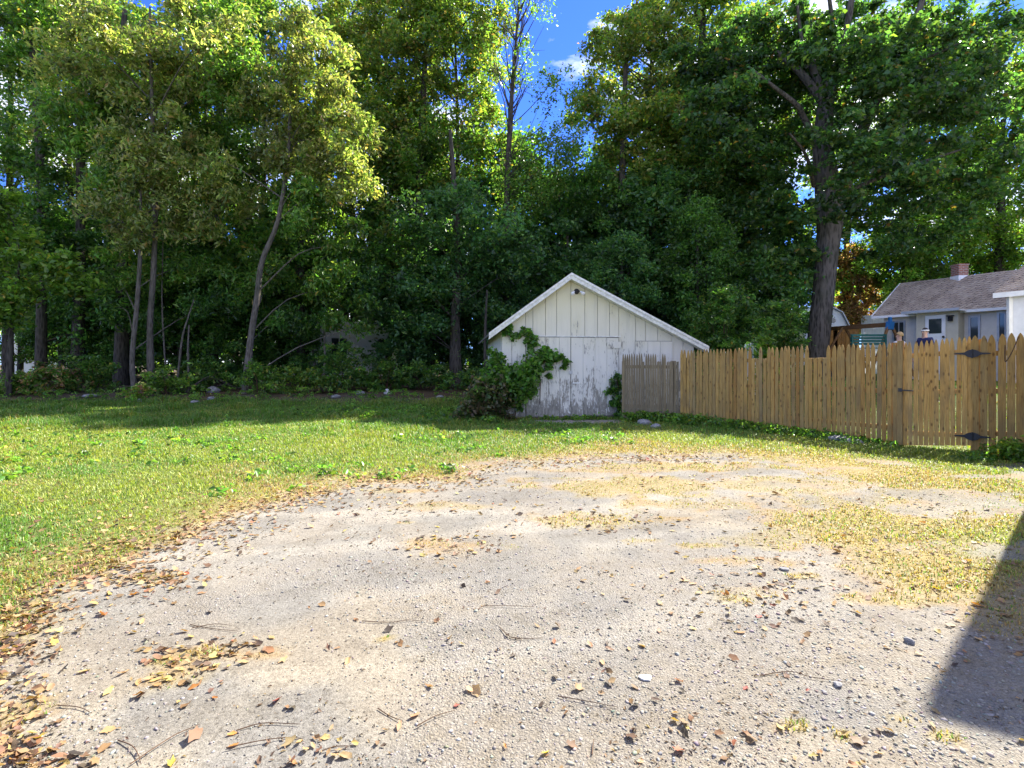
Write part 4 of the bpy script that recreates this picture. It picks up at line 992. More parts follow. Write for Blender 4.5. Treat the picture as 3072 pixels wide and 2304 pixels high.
fence_run('picket_fence', 'duller picket fence panel right of the gate, reaching the right edge', 'fence', (7.945, 9.222), (8.85, 8.52), 10, 1.99, 2.03, -.05, -.05, M['pine'], (), posts=[(.16, 1.93), (.83, 1.9)], gap=.008)
gp = MB().box((-.042, -.04, -.2), (.042, .05, 1.93)).build('gate_post', M['pine'], None, (7.2, 9.86, -.05), (0, 0, math.atan2(-3.5, 2.94)))
finish(gp, 'square wooden post the gate latch closes against', 'post')
for zz in (1.60, .17):      # decorative strap hinges
    prof = [(-.25, 0), (-.22, .012), (-.14, .016), (-.10, .022), (-.07, .05), (-.03, .066), (.03, .066), (.07, .05), (.10, .022), (.14, .016), (.22, .012), (.25, 0),
            (.22, -.012), (.14, -.016), (.10, -.022), (.07, -.05), (.03, -.066), (-.03, -.066), (-.07, -.05), (-.10, -.022), (-.14, -.016), (-.22, -.012)]
    h = MB().prism(prof[::-1], -.034, -.022).build('hinge', M['iron'], gate, (GL - .005, 0, zz + .03))
    MB().tube([(0, -.04, -.075), (0, -.04, .075)], [.012, .012], 8).build('pin', M['iron'], h)
lt = MB().box((-.07, -.035, -.03), (-.01, -.012, .035)).build('latch', M['iron'], gate, (0, 0, .97))
MB().bar((-.03, -.045, 0), (.16, -.04, -.01), .012, .022).build('latch_bar', M['iron'], lt)
# cord hanging from the last panel
cp = [at(1018, 338, 8.72), at(1013, 350, 8.74), at(1008, 359, 8.76), at(1005, 361, 8.78), at(1005, 345, 8.78)]
MBc = MB().tube(smooth_path([p - cp[0] for p in cp], 4), .008, 5).build('cord', M['twig'], None, cp[0])
finish(MBc, 'thin brown cord looped over the last panel by the right edge', 'cord')

# ------------------------------------------------------------------ buildings beyond the fence
def clap_wall(mb, p, q, z0, z1, course=.13, lip=.014):
    """lapped siding between two ground points, outside on the left of p->q seen from above reversed (towards the yard)"""
    p, q = Vector((p[0], p[1], 0)), Vector((q[0], q[1], 0)); d = (q - p).normalized(); n = Vector((d.y, -d.x, 0))
    k = max(1, int(round((z1 - z0) / course))); c = (z1 - z0) / k
    for i in range(k):
        a, b = z0 + i * c, z0 + (i + 1) * c
        V = [p + n * lip + Vector((0, 0, a)), q + n * lip + Vector((0, 0, a)), q + Vector((0, 0, b)), p + Vector((0, 0, b)), p + Vector((0, 0, a)), q + Vector((0, 0, a))]
        mb.add(V, [(0, 1, 2, 3), (4, 5, 1, 0), (3, 2, 5, 4)])
    return mb

def roof_slope(mb, e0, e1, r1, r0, courses, t=.02):
    """shingle courses from the eave e0-e1 up to the ridge r0-r1"""
    e0, e1, r0, r1 = map(Vector, (e0, e1, r0, r1)); n = (e1 - e0).cross(r0 - e0).normalized()
    if n.z < 0: n = -n
    for i in range(courses):
        a, b = i / courses, (i + 1) / courses
        A0, A1, B0, B1 = e0.lerp(r0, a), e1.lerp(r1, a), e0.lerp(r0, b), e1.lerp(r1, b)
        mb.add([A0 + n * t, A1 + n * t, B1 + n * .002, B0 + n * .002, A0 - n * .03, A1 - n * .03, B1 - n * .03, B0 - n * .03], [(0, 1, 2, 3), (4, 5, 1, 0), (7, 6, 5, 4), (1, 5, 6, 2), (4, 0, 3, 7), (3, 2, 6, 7)])
    return mb

def wall_panel(parent, name, o, d, n, s0, s1, z0, z1, mat, out=.02, t=.03, **kw):
    """a flat panel on a wall that starts at o and runs along d (outside n)"""
    p, q = o + d * s0 + n * out, o + d * s1 + n * out
    mb = MB(); V = []
    for z_ in (z0, z1):
        V += [p + Vector((0, 0, z_)), q + Vector((0, 0, z_)), q + n * t + Vector((0, 0, z_)), p + n * t + Vector((0, 0, z_))]
    mb.add(V, [(0, 1, 2, 3), (7, 6, 5, 4), (0, 4, 5, 1), (1, 5, 6, 2), (2, 6, 7, 3), (3, 7, 4, 0)])
    return mb.build(name, mat, parent)

def window(parent, o, d, n, s0, s1, z0, z1, frame=M['white'], out=.02, bars=1):
    w = wall_panel(parent, 'window', o, d, n, s0, s1, z0, z1, M['glass'], out, .01)
    f = .07
    for a, b, c_, e in ((s0 - f, s0, z0 - f, z1 + f), (s1, s1 + f, z0 - f, z1 + f), (s0, s1, z1, z1 + f), (s0, s1, z0 - f, z0)):
        wall_panel(w, 'frame', o, d, n, a, b, c_, e, frame, out, .035)
    for k in range(bars):
        c_ = s0 + (s1 - s0) * (k + 1) / (bars + 1); wall_panel(w, 'sash', o, d, n, c_ - .02, c_ + .02, z0, z1, frame, out + .01, .015)
    return w

# grey house with the brown roof, its long side running towards the camera on the right
HA = at(884, 340, 24.0); HA.z = 0; hd = Vector((.49, -.872, 0)).normalized(); hn = Vector((hd.y, -hd.x, 0)) * 1.0   # hn: outward, towards the yard
if hn.x > 0: hn = -hn
HZ = tz(HA.x, HA.y) - .1; EZ = 3.8; HL = 5.4
house = empty('bungalow', 'low grey-sided house with brown shingle roof and brick chimney behind the fence', 'house', (HA.x, HA.y, 0))
O = Vector((0, 0, 0)); hin = -hn
mb = MB(); clap_wall(mb, O + hd * HL, O, HZ, EZ)
w0 = mb.build('wall', M['siding'], house)
W_ = 4.4
mb = MB(); clap_wall(mb, O, hin * W_, HZ, EZ)
k = 10                                                         # stepped gable end
for i in range(k):
    a, b = i / k, (i + 1) / k; zz = EZ + 1.47 * a; z2 = EZ + 1.47 * b
    mb.add([hin * (W_ / 2 * a) + Vector((0, 0, zz)), hin * (W_ - W_ / 2 * a) + Vector((0, 0, zz)), hin * (W_ - W_ / 2 * b) + Vector((0, 0, z2)), hin * (W_ / 2 * b) + Vector((0, 0, z2))], [(0, 1, 2, 3)])
mb.build('wall', M['siding'], house)
mb = MB(); clap_wall(mb, hin * W_, hin * W_ + hd * HL, HZ, EZ); mb.build('wall', M['siding'], house)
ov = .32
e0, e1 = hn * ov - hd * .35 + Vector((0, 0, EZ - .2)), hn * ov + hd * HL + Vector((0, 0, EZ - .2))
r0, r1 = hin * (W_ / 2) - hd * .35 + Vector((0, 0, EZ + 1.5)), hin * (W_ / 2) + hd * HL + Vector((0, 0, EZ + 1.5))
b0, b1 = hin * (W_ + ov) - hd * .35 + Vector((0, 0, EZ - .2)), hin * (W_ + ov) + hd * HL + Vector((0, 0, EZ - .2))
rf = roof_slope(MB(), e0, e1, r1, r0, 17).build('roof', M['houseroof'], house)
roof_slope(MB(), b1, b0, r0, r1, 17).build('roof', M['houseroof'], house)
MB().bar(e0 + Vector((0, 0, -.05)), e1 + Vector((0, 0, -.05)), .10, .11).build('gutter', M['white'], house)
MB().bar(e0 + Vector((0, 0, -.03)), r0 + Vector((0, 0, -.06)), .04, .14).build('rake_board', M['white'], house)
cpos = hin * (W_ / 2 - .05) + hd * 1.98
ch = MB().box((-.21, -.21, EZ + 1.1), (.21, .21, EZ + 1.95)).build('chimney', M['brick'], rf, cpos)
MB().box((-.235, -.235, EZ + 1.952), (.235, .235, EZ + 2.01)).build('cap', M['brick'], ch)
MB().box((-.235, -.235, EZ + 1.05), (.235, .235, EZ + 1.5)).build('flashing', M['white'], ch)
window(house, O, hd, hn, .42, .80, 2.3, 3.28, M['greycloth'])
# enclosed porch with flat canopy, door and lamp
P0, P1 = 1.5, 2.95
mb = MB(); po = O + hn * .55
clap_wall(mb, po + hd * P1, po + hd * P0, HZ, EZ - .25); clap_wall(mb, po + hd * P0, O + hd * P0, HZ, EZ - .25); clap_wall(mb, O + hd * P1, po + hd * P1, HZ, EZ - .25)
porch = mb.build('porch', M['sage'], house)
cnp = MB(); c0 = O + hn * 1.0 + hd * (P0 - .35); c1 = O + hn * 1.0 + hd * (P1 + .2)
cnp.bar(O + hn * .52 + hd * (P0 - .35) + Vector((0, 0, EZ - .22)), O + hn * .52 + hd * (P1 + .2) + Vector((0, 0, EZ - .22)), 1.0, .05)
cnp.build('canopy', M['white'], porch)
MB().bar(c0 + Vector((0, 0, EZ - .19)), c1 + Vector((0, 0, EZ - .19)), .05, .10).build('canopy_edge', M['greycloth'], porch)
dr_ = wall_panel(house, 'door', po, hd, hn, 1.85, 2.55, HZ + .3, 3.45, M['white'], .02, .04)
wall_panel(dr_, 'pane', po, hd, hn, 1.98, 2.42, 2.7, 3.3, M['glass'], .062, .008)
MB().box((-.03, -.03, -.04), (.03, .03, .04)).build('knob', M['iron'], dr_, po + hd * 2.49 + hn * .09 + Vector((0, 0, 2.55)))
ml = MB().box((-.06, -.06, -.08), (.06, .06, .1)).build('wall_lamp', M['iron'], house, po + hd * 2.72 + hn * .09 + Vector((0, 0, 3.25)))
MB().box((-.09, -.09, .11), (.09, .09, .15)).build('lamp_cap', M['iron'], ml)
window(house, O, hd, hn, 3.16, 3.40, 2.4, 3.3, M['greycloth'], bars=0)
window(house, O, hd, hn, 4.05, 4.4, 2.4, 3.4, M['greycloth'])
# white wing nearer the camera at the right edge
WO = at(1008.4, 340, 17.3); WO.z = 0
wing = empty('house_wing', 'white-walled house wing cut off by the right edge', 'house', (WO.x, WO.y, 0))
wd = Vector((.45, -.89, 0)).normalized(); wnrm = Vector((wd.y, -wd.x, 0))
if wnrm.x > 0: wnrm = -wnrm
mb = MB(); clap_wall(mb, O + wd * 6, O, .3, 3.85, .16); clap_wall(mb, O, -wnrm * 5, .3, 3.85, .16); mb.build('wall', M['white'], wing)
we0, we1 = wnrm * .25 - wd * .3 + Vector((0, 0, 3.75)), wnrm * .25 + wd * 6 + Vector((0, 0, 3.75))
wr0, wr1 = -wnrm * 2.6 - wd * .3 + Vector((0, 0, 5.2)), -wnrm * 2.6 + wd * 6 + Vector((0, 0, 5.2))
roof_slope(MB(), we0, we1, wr1, wr0, 18).build('roof', M['houseroof'], wing)
wb0, wb1 = -wnrm * 5.4 - wd * .3 + Vector((0, 0, 3.75)), -wnrm * 5.4 + wd * 6 + Vector((0, 0, 3.75))
roof_slope(MB(), wb1, wb0, wr0, wr1, 18).build('roof', M['houseroof'], wing)
MB().bar(we0 + Vector((0, 0, -.06)), we1 + Vector((0, 0, -.06)), .04, .16).build('fascia', M['white'], wing)
MB().box((-.06, -.05, .3), (.06, .05, 3.7)).build('corner_board', M['white'], wing, wnrm * .05 + wd * .05)
window(wing, O, wd, wnrm, .75, 1.5, 1.9, 3.1, M['white'])

# small gambrel barn with an octagonal window, half hidden by the huge trunk
BA = at(826, 345, 33.5); BA.z = tz(BA.x, BA.y) - .1
barn = empty('gambrel_barn', 'small pale barn with bent gambrel roof, half hidden by the huge trunk', 'shed', BA)
bh = at(826, 312, 33.5).z - BA.z
prof = [(-1.4, 0), (1.4, 0), (1.4, bh - .95), (.95, bh - .05), (0, bh + .45), (-.95, bh - .05), (-1.4, bh - .95)]
MB().prism(prof, 0, 3).build('wall', M['white'], barn)
for a, b in ((2, 3), (3, 4), (4, 5), (5, 6)):
    (x0, z0_), (x1, z1_) = prof[a], prof[b]
    nn = Vector((z1_ - z0_, 0, -(x1 - x0))).normalized()
    if nn.x * (x0 + x1) < 0: nn = -nn
    q = [(x0 + nn.x * .01, z0_ + nn.z * .01), (x1 + nn.x * .01, z1_ + nn.z * .01), (x1 + nn.x * .07, z1_ + nn.z * .07), (x0 + nn.x * .07, z0_ + nn.z * .07)]
    MB().prism(q[::-1], -.15, 3.1).build('roof', M['greycloth'], barn)
oc = MB().prism([(.0 + .28 * math.cos(R(22.5 + 45 * k)), bh - .55 + .28 * math.sin(R(22.5 + 45 * k))) for k in range(8)], -.05, -.004).build('window', M['white'], barn, (.42, 0, 0))
MB().prism([(.0 + .17 * math.cos(R(22.5 + 45 * k)), bh - .55 + .17 * math.sin(R(22.5 + 45 * k))) for k in range(8)], -.065, -.053).build('pane', M['glass'], oc)
MB().box((-1.4, -.05, bh - 1.1), (1.4, -.004, bh - .98)).build('trim', M['white'], barn)

# orange cedar playhouse and the swing beam
PA_ = at(842, 345, 28.5); PA_.z = tz(PA_.x, PA_.y) - .05
play = empty('playhouse', 'orange cedar playhouse with dark opening behind the fence', 'play set', PA_)
ph_ = at(842, 328.5, 28.5).z - PA_.z
for k in range(8):
    if k in (2,): continue
    MB().box((-.10, -.02, 0), (.10, .02, ph_)).build('board', M['cedar'], play, (-.8 + k * .22, .0, 0))
MB().box((-.95, 1.2, 0), (.95, 1.25, ph_)).build('back_panel', M['beamwood'], play)
for sx in (-.95, .90):
    MB().box((sx, .03, 0), (sx + .05, 1.2, ph_)).build('side_panel', M['cedar'], play)
MB().box((-1.05, -.08, ph_), (1.05, 1.35, ph_ + .06)).build('roof', M['beamwood'], play)
s0, s1 = at(829, 328.8, 27.6), at(890, 324.5, 23.0)
sw = empty('swing_set', 'wooden swing set with long brown beam and blue corner bracket', 'swing set', (s1.x, s1.y, tz(s1.x, s1.y)))
so = Vector(sw.location)
MB().bar(s0 - so, s1 - so, .12, .19).build('beam', M['beamwood'], sw)
for e, (lx, rx) in ((s1, (-.34, .40)), (s0.lerp(s1, .28), (-.55, .5))):
    sd_ = (s1 - s0).normalized(); pr = Vector((-sd_.y, sd_.x, 0))
    for kx in (lx, rx):
        f = e + pr * kx * 2.2 + Vector((kx * .6, 0, 0)); f.z = tz(f.x, f.y) - .05
        MB().bar(e - so + Vector((kx * .1, 0, .02)), f - so, .085, .085).build('leg', M['beamwood'], sw)
MB().box((-.11, -.11, -.22), (.11, .11, .12)).build('bracket', M['blue'], sw, s1 - so, (0, R(8), .3))
MB().box((-.055, -.055, .12), (.055, .055, .32)).build('bracket_cap', M['blue'], sw, s1 - so)
for px in (867, 873):
    t0 = s0.lerp(s1, (px - 829) / 61.0)
    MB().tube([t0 - so, t0 - so + Vector((0, 0, -1.35))], .009, 5).build('rope', M['white'], sw)
MB().box((-.17, -.09, -.02), (.17, .09, .02)).build('seat', M['blue'], sw, s0.lerp(s1, (870 - 829) / 61.0) - so + Vector((0, 0, -1.36)))
# dark green garden bench
gb0 = at(873, 345, 22.0); gb0.z = tz(gb0.x, gb0.y)
bn = empty('garden_bench', 'dark green slatted garden bench behind the swing ropes', 'bench', gb0)
btop = at(873, 333.5, 22.0).z - gb0.z
for k in range(4): MB().box((-.75, .0, 0), (.75, .03, .09)).build('slat', M['greenp'], bn, (0, .25 + .015 * k, btop - .1 - .12 * k), (R(-10), 0, 0))
for k in range(3): MB().box((-.75, 0, 0), (.75, .11, .03)).build('slat', M['greenp'], bn, (0, -.2 + .14 * k, btop - .62))
for sx in (-.7, .7):
    for sy in (-.18, .25): MB().box((-.03, -.03, 0), (.03, .03, btop - .6 if sy < 0 else btop - .02)).build('leg', M['greenp'], bn, (sx, sy, 0))
# white slatted chair back showing over the fence gap
pc0 = at(757, 345, 16.5); pc0.z = tz(pc0.x, pc0.y); ctop = at(757, 343.5, 16.5).z - pc0.z
pc = empty('patio_chair', 'white slatted patio chair showing through the gap of broken pickets', 'chair', pc0, R(20))
for k in range(6): MB().box((-.022, -.012, .45), (.022, .012, ctop + (.03 - .006 * (k - 2.5) ** 2))).build('back_slat', M['white'], pc, (-.25 + .1 * k, .2, 0))
MB().box((-.30, .18, ctop - .12), (.30, .185 + .03, ctop - .07)).build('back_rail', M['white'], pc)
MB().box((-.30, -.25, .42), (.30, .19, .46)).build('seat', M['white'], pc)
for sx in (-.27, .27):
    for sy in (-.22, .16): MB().box((-.025, -.025, 0), (.025, .025, .42)).build('leg', M['white'], pc, (sx, sy, 0))
    MB().box((-.035, -.25, .62), (.035, .2, .65)).build('arm', M['white'], pc, (sx, 0, 0))
shrub('potted_plant', 'pale green broad-leaved plant beside the white chair over the fence', 763, 16.2, .35, 1.75, BRIGHT, 61, .16, 1.6, 'plant', None)
# white board fence far behind
wfA, wfB = at(862, 345, 36.0), at(886, 345, 35.0)
wf = empty('white_fence', 'tall white board fence far behind the rust-brown tree', 'fence', (wfA.x, wfA.y, tz(wfA.x, wfA.y)))
for k in range(15):
    p = wfA.lerp(wfB, k / 14) - wfA
    MB().box((-.05, -.01, 0), (.05, .01, at(870, 315, 35.5).z - tz(wfA.x, wfA.y))).build('board', M['white'], wf, (p.x, p.y, 0))
MB().bar((0, .03, 1.9), (wfB.x - wfA.x, wfB.y - wfA.y + .03, 1.9), .04, .09).build('rail', M['white'], wf)

# pale houses glimpsed through the wood
def far_house(label, px, Y, w, h, rz, seed):
    p = at(px, 360, Y); p.z = tz(p.x, p.y) - .2
    ho = empty('far_house', label, 'house', p, rz, 'houses beyond the wood')
    mb = MB(); clap_wall(mb, (w / 2, -3), (-w / 2, -3), 0, h, .2, .03); clap_wall(mb, (w / 2, 3), (w / 2, -3), 0, h, .2, .03); clap_wall(mb, (-w / 2, -3), (-w / 2, 3), 0, h, .2, .03); clap_wall(mb, (-w / 2, 3), (w / 2, 3), 0, h, .2, .03)
    mb.build('wall', M['white'], ho)
    for s in (-1, 1):
        roof_slope(MB(), (-w / 2 - .3, s * 3.3, h), (w / 2 + .3, s * 3.3, h), (w / 2 + .3, 0, h + 1.9), (-w / 2 - .3, 0, h + 1.9), 12).build('roof', M['shedroof'], ho)
    for k in (-1, 1):
        window(ho, Vector((0, -3, 0)), Vector((1, 0, 0)), Vector((0, -1, 0)), k * w / 4 - .45, k * w / 4 + .45, 1.1, 2.4, M['white'], .04)
        window(ho, Vector((w / 2, 0, 0)), Vector((0, 1, 0)), Vector((1, 0, 0)), k * 1.4 - .45, k * 1.4 + .45, 1.1, 2.4, M['white'], .04)
    return ho
far_house('white clapboard house glimpsed through the wood right of the leaning trunk', 345, 33, 5, 3.4, R(-50), 1)
far_house('pale house glimpsed low between the dark trunks at far left', 72, 44, 9, 3.2, R(-58), 2)

# the tall house just outside the right edge that throws the corner shadow
q0, qa, qb = Vector((6.33, 6.38, 0)), Vector((.76, .65, 0)).normalized(), Vector((.84, -.54, 0)).normalized()
th_ = empty('tall_house', 'house standing just outside the right edge, its shadow falling on the gravel', 'house', q0)
HH = 5.78
mb = MB(); clap_wall(mb, Vector((0, 0, 0)) + qa * 9, O, -.2, HH, .2); clap_wall(mb, O, O + qb * 8, -.2, HH, .2)
clap_wall(mb, qb * 8, qb * 8 + qa * 9, -.2, HH, .2); clap_wall(mb, qb * 8 + qa * 9, qa * 9, -.2, HH, .2)
mb.build('wall', M['white'], th_)
mid = qa * 4.5 + Vector((0, 0, HH + .55)); hz = Vector((0, 0, HH))
roof_slope(MB(), hz, hz + qb * 8, mid + qb * 8, mid, 20).build('roof', M['shedroof'], th_)
roof_slope(MB(), hz + qa * 9 + qb * 8, hz + qa * 9, mid, mid + qb * 8, 20).build('roof', M['shedroof'], th_)
nq = Vector((-qa.y, qa.x, 0))
for s in (1.5, 5.0): window(th_, O, qa, nq, s, s + .9, 1.2, 2.7)

# ------------------------------------------------------------------ people behind the fence
def skin_mesh(name, verts, edges, radii, mat, parent, sub=2):
    me = bpy.data.meshes.new(name); bm = bmesh.new()
    sk = bm.verts.layers.skin.verify(); vs = []
    for i, (v, r) in enumerate(zip(verts, radii)):
        b = bm.verts.new(v); rr_ = r if isinstance(r, tuple) else (r, r); b[sk].radius = rr_; b[sk].use_root = (i == 0); vs.append(b)
    for a, b in edges: bm.edges.new((vs[a], vs[b]))
    bm.to_mesh(me); bm.free(); me.materials.append(mat)
    o = link(name, me, parent)
    m = o.modifiers.new('skin', 'SKIN'); m.use_smooth_shade = True
    s = o.modifiers.new('subsurf', 'SUBSURF'); s.levels = sub; s.render_levels = sub
    return o
M['skin'] = mat_plain('skin', (0.55, 0.34, 0.25), 0.5, 0.3, var=.05)
M['navy'] = mat_plain('navy_cloth', (0.03, 0.035, 0.10), 0.8, 0.2)
M['pinkc'] = mat_plain('pale_cloth', (0.62, 0.60, 0.60), 0.8, 0.2)
M['denim'] = mat_plain('denim', (0.06, 0.08, 0.13), 0.85, 0.2)
M['darkhair'] = mat_plain('dark_hair', (0.03, 0.02, 0.015), 0.6, 0.3)
M['blond'] = mat_plain('blond_hair', (0.50, 0.33, 0.15), 0.6, 0.3)
def person(label, px, py_top, Y, H, rz, shirt, hair, band=None):
    p = at(px, py_top, Y); zb = tz(p.x, p.y)
    root = empty('person', label, 'person', (p.x, p.y, zb), rz, 'people behind the fence')
    H = p.z - zb if H is None else H
    root.location.z = p.z - H
    s = H / 1.75
    v = [(0, 0, .95), (0, 0, 1.15), (0, .01, 1.36), (0, 0, 1.50), (0, -.01, 1.62), (0, -.015, 1.70)]; r = [(.13, .10), (.13, .10), (.15, .10), .055, (.075, .09), .06]; e = [(0, 1), (1, 2), (2, 3), (3, 4), (4, 5)]
    for sx in (-1, 1):
        n = len(v)
        v += [(sx * .17, 0, 1.42), (sx * .24, .02, 1.15), (sx * .25, -.08, .90), (sx * .25, -.13, .82)]; r += [.055, .042, .032, (.035, .02)]
        e += [(2, n), (n, n + 1), (n + 1, n + 2), (n + 2, n + 3)]
        for k in range(4):
            m_ = len(v); v += [(sx * .25 + (k - 1.5) * .02, -.16, .76), (sx * .25 + (k - 1.5) * .022, -.155, .71 + (.01 if k in (0, 3) else 0))]; r += [.010, .008]; e += [(n + 3, m_), (m_, m_ + 1)]
        m_ = len(v); v += [(sx * .25 - sx * .045, -.13, .80), (sx * .25 - sx * .055, -.15, .76)]; r += [.011, .009]; e += [(n + 3, m_), (m_, m_ + 1)]
        n = len(v)
        v += [(sx * .09, 0, .88), (sx * .10, -.02, .48), (sx * .10, .02, .08), (sx * .11, -.14, .035)]; r += [.085, .058, .042, (.045, .03)]
        e += [(0, n), (n, n + 1), (n + 1, n + 2), (n + 2, n + 3)]
    V = [tuple(c * s for c in q) for q in v]; rr_ = [tuple(c * s for c in q) if isinstance(q, tuple) else q * s for q in r]
    body = skin_mesh('body', V, e, rr_, M['skin'], root)
    tv = [(0, 0, .98), (0, 0, 1.15), (0, .01, 1.36), (0, 0, 1.46)] + [q for sx in (-1, 1) for q in ((sx * .175, 0, 1.42), (sx * .23, .015, 1.2))]
    skin_mesh('shirt', [tuple(c * s for c in q) for q in tv], [(0, 1), (1, 2), (2, 3), (2, 4), (4, 5), (2, 6), (6, 7)], [(.15 * s, .125 * s), (.15 * s, .12 * s), (.17 * s, .12 * s), .075 * s, .075 * s, .062 * s, .075 * s, .062 * s], shirt, root)
    pv = [(0, 0, .97)] + [q for sx in (-1, 1) for q in ((sx * .09, 0, .88), (sx * .10, -.02, .48), (sx * .10, .02, .12))]
    skin_mesh('trousers', [tuple(c * s for c in q) for q in pv], [(0, 1), (1, 2), (2, 3), (0, 4), (4, 5), (5, 6)], [.145 * s, .10 * s, .075 * s, .065 * s, .10 * s, .075 * s, .065 * s], M['denim'], root)
    bm = bmesh.new(); bmesh.ops.create_uvsphere(bm, u_segments=16, v_segments=10, radius=1)
    for q in bm.verts:
        q.co = Vector((q.co.x * .088, q.co.y * .106 + .012, max(q.co.z, -.25 if q.co.y > 0 else .28) * .115 + 1.665)) * s
    me = bpy.data.meshes.new('hair'); bm.to_mesh(me); bm.free(); me.materials.append(hair)
    for f in me.polygons: f.use_smooth = True
    link('hair', me, root)
    nose = MB().add([(-.014, -.10, 1.615), (.014, -.10, 1.615), (0, -.128, 1.618), (0, -.10, 1.655)], [(0, 1, 2), (1, 3, 2), (0, 2, 3), (0, 3, 1)])
    nose.v = [tuple(c * s for c in q) for q in nose.v]; nose.build('nose', M['skin'], root)
    for sx in (-1, 1):
        MB().box((-.012 * s, -.004 * s, -.006 * s), (.012 * s, .004 * s, .006 * s)).build('eye', M['darkhair'], root, (sx * .032 * s, -.098 * s, 1.655 * s))
        MB().lathe([(.004 * s, -.03 * s), (.016 * s, 0), (.006 * s, .03 * s)], 8).build('ear', M['skin'], root, (sx * .084 * s, 0, 1.64 * s))
    MB().box((-.024 * s, -.004 * s, -.004 * s), (.024 * s, .004 * s, .004 * s)).build('mouth', M['skin'], root, (0, -.1 * s, 1.585 * s))
    if band:
        MB().lathe([(.100 * s, 0), (.103 * s, .004 * s), (.103 * s, .034 * s), (.098 * s, .038 * s)], 18).build('headband', band, root, (0, .006 * s, 1.67 * s))
    return root
person('person in navy shirt with dark hair and white headband, seen over the gate', 925, 328.5, 16.4, 1.75, R(-75), M['navy'], M['darkhair'], M['white'])
person('smaller blond person in pale shirt beside the swing set leg', 899.5, 332.5, 15.2, 1.55, R(200), M['pinkc'], M['blond'])

# ------------------------------------------------------------------ grass
def blades(P, h, w, col, rng, lean=.45):
    n = len(P); th = rng.uniform(0, 2 * math.pi, n); d = np.stack([np.cos(th), np.sin(th), np.zeros(n)], 1)
    tw = th + rng.uniform(.9, 2.2, n); b = np.stack([np.cos(tw), np.sin(tw), np.zeros(n)], 1)
    ln = (lean * np.abs(rng.standard_normal(n)) + .12)
    up = np.zeros((n, 3)); up[:, 2] = 1
    m = P + up * (h * .62)[:, None] + d * (h * ln * .35)[:, None]
    tip = P + up * (h * np.clip(1 - .35 * ln, .35, 1))[:, None] + d * (h * ln)[:, None]
    V = np.empty((n, 5, 3)); V[:, 0] = P - b * (w / 2)[:, None]; V[:, 1] = P + b * (w / 2)[:, None]
    V[:, 2] = m + b * (w * .4)[:, None]; V[:, 3] = m - b * (w * .4)[:, None]; V[:, 4] = tip
    i = np.arange(n)[:, None] * 5
    F = np.concatenate([i + np.array([[0, 1, 2]]), i + np.array([[0, 2, 3]]), i + np.array([[3, 2, 4]])], 1).reshape(-1, 3)
    return V.reshape(-1, 3), F, np.repeat(col, 5, 0)
rngg = np.random.default_rng(3)
n = 350000
gy_ = 2.0 + 17.6 * rngg.uniform(0, 1, n) ** 1.15
gx_ = rngg.uniform(-1, 1, n) * (1.02 * gy_ + .6)
inhouse = (((gx_ - SO[0]) * math.cos(SR) + (gy_ - SO[1]) * math.sin(SR)) > -.02) & (gy_ > 13.98 + .1 * gx_) & (gx_ < 5.6)
behind = ((gx_ - 7.18) * .766 + (gy_ - 9.9) * .643 > .1) & (gx_ > 4.2)
gmk = grass_mask(gx_, gy_)
ok = (rngg.uniform(0, 1, n) < gmk ** 1.3 * np.where(behind, .25, 1.0)) & ~inhouse
gx_, gy_, gmk = gx_[ok], gy_[ok], gmk[ok]; n = len(gx_)
dry = dryness(gx_, gy_)
tuft = fbm(gx_ * 1.1, gy_ * 1.1, 91); lush = sstep(9.0, 14.0, gy_) * (1 - sstep(-1, 1.5, gx_))
h = (.035 + .055 * tuft * rngg.uniform(.4, 1.4, n)) * (1 - .4 * dry) + lush * .13 * sstep(.45, .72, tuft) * rngg.uniform(.3, 1.3, n)
h *= np.clip(.45 + .7 * gmk, .4, 1.1) * (.72 + .28 * sstep(6, 10, gy_))
wd_ = .0042 + .00085 * gy_
green = np.array((0.095, 0.19, 0.02)); lime = np.array((0.215, 0.25, 0.034)); straw = np.array((0.30, 0.225, 0.075)); ochre = np.array((0.22, 0.13, 0.042))
mixv = rngg.uniform(0, 1, n)
clov = fbm(gx_ * .7, gy_ * .7, 97); colr = np.where((mixv < np.clip(.42 + 2.2 * (clov - .5) + .45 * sstep(10, 13.5, gy_), .08, .95))[:, None], green, lime)  # far lawn greener: lush growth, and the shade band's tone put into the colour
isdry = rngg.uniform(0, 1, n) < np.clip(dry * .72 + .06, 0, .85)
colr = np.where(isdry[:, None], np.where((rngg.uniform(0, 1, n) < .7)[:, None], straw, ochre), colr)
colr = colr * (1 + .2 * rngg.standard_normal((n, 1))).clip(.45, 1.6)
P = np.stack([gx_, gy_, terrain(gx_, gy_) - .006], 1)
V, F, C = blades(P, h, wd_, colr, rngg, .75)
print('blades', n)
finish(link('lawn_grass', np_mesh('lawn_grass', V, F, M['grass'], C)), 'green lawn grass turning dry and straw-coloured towards the gravel', 'grass', kind='stuff')

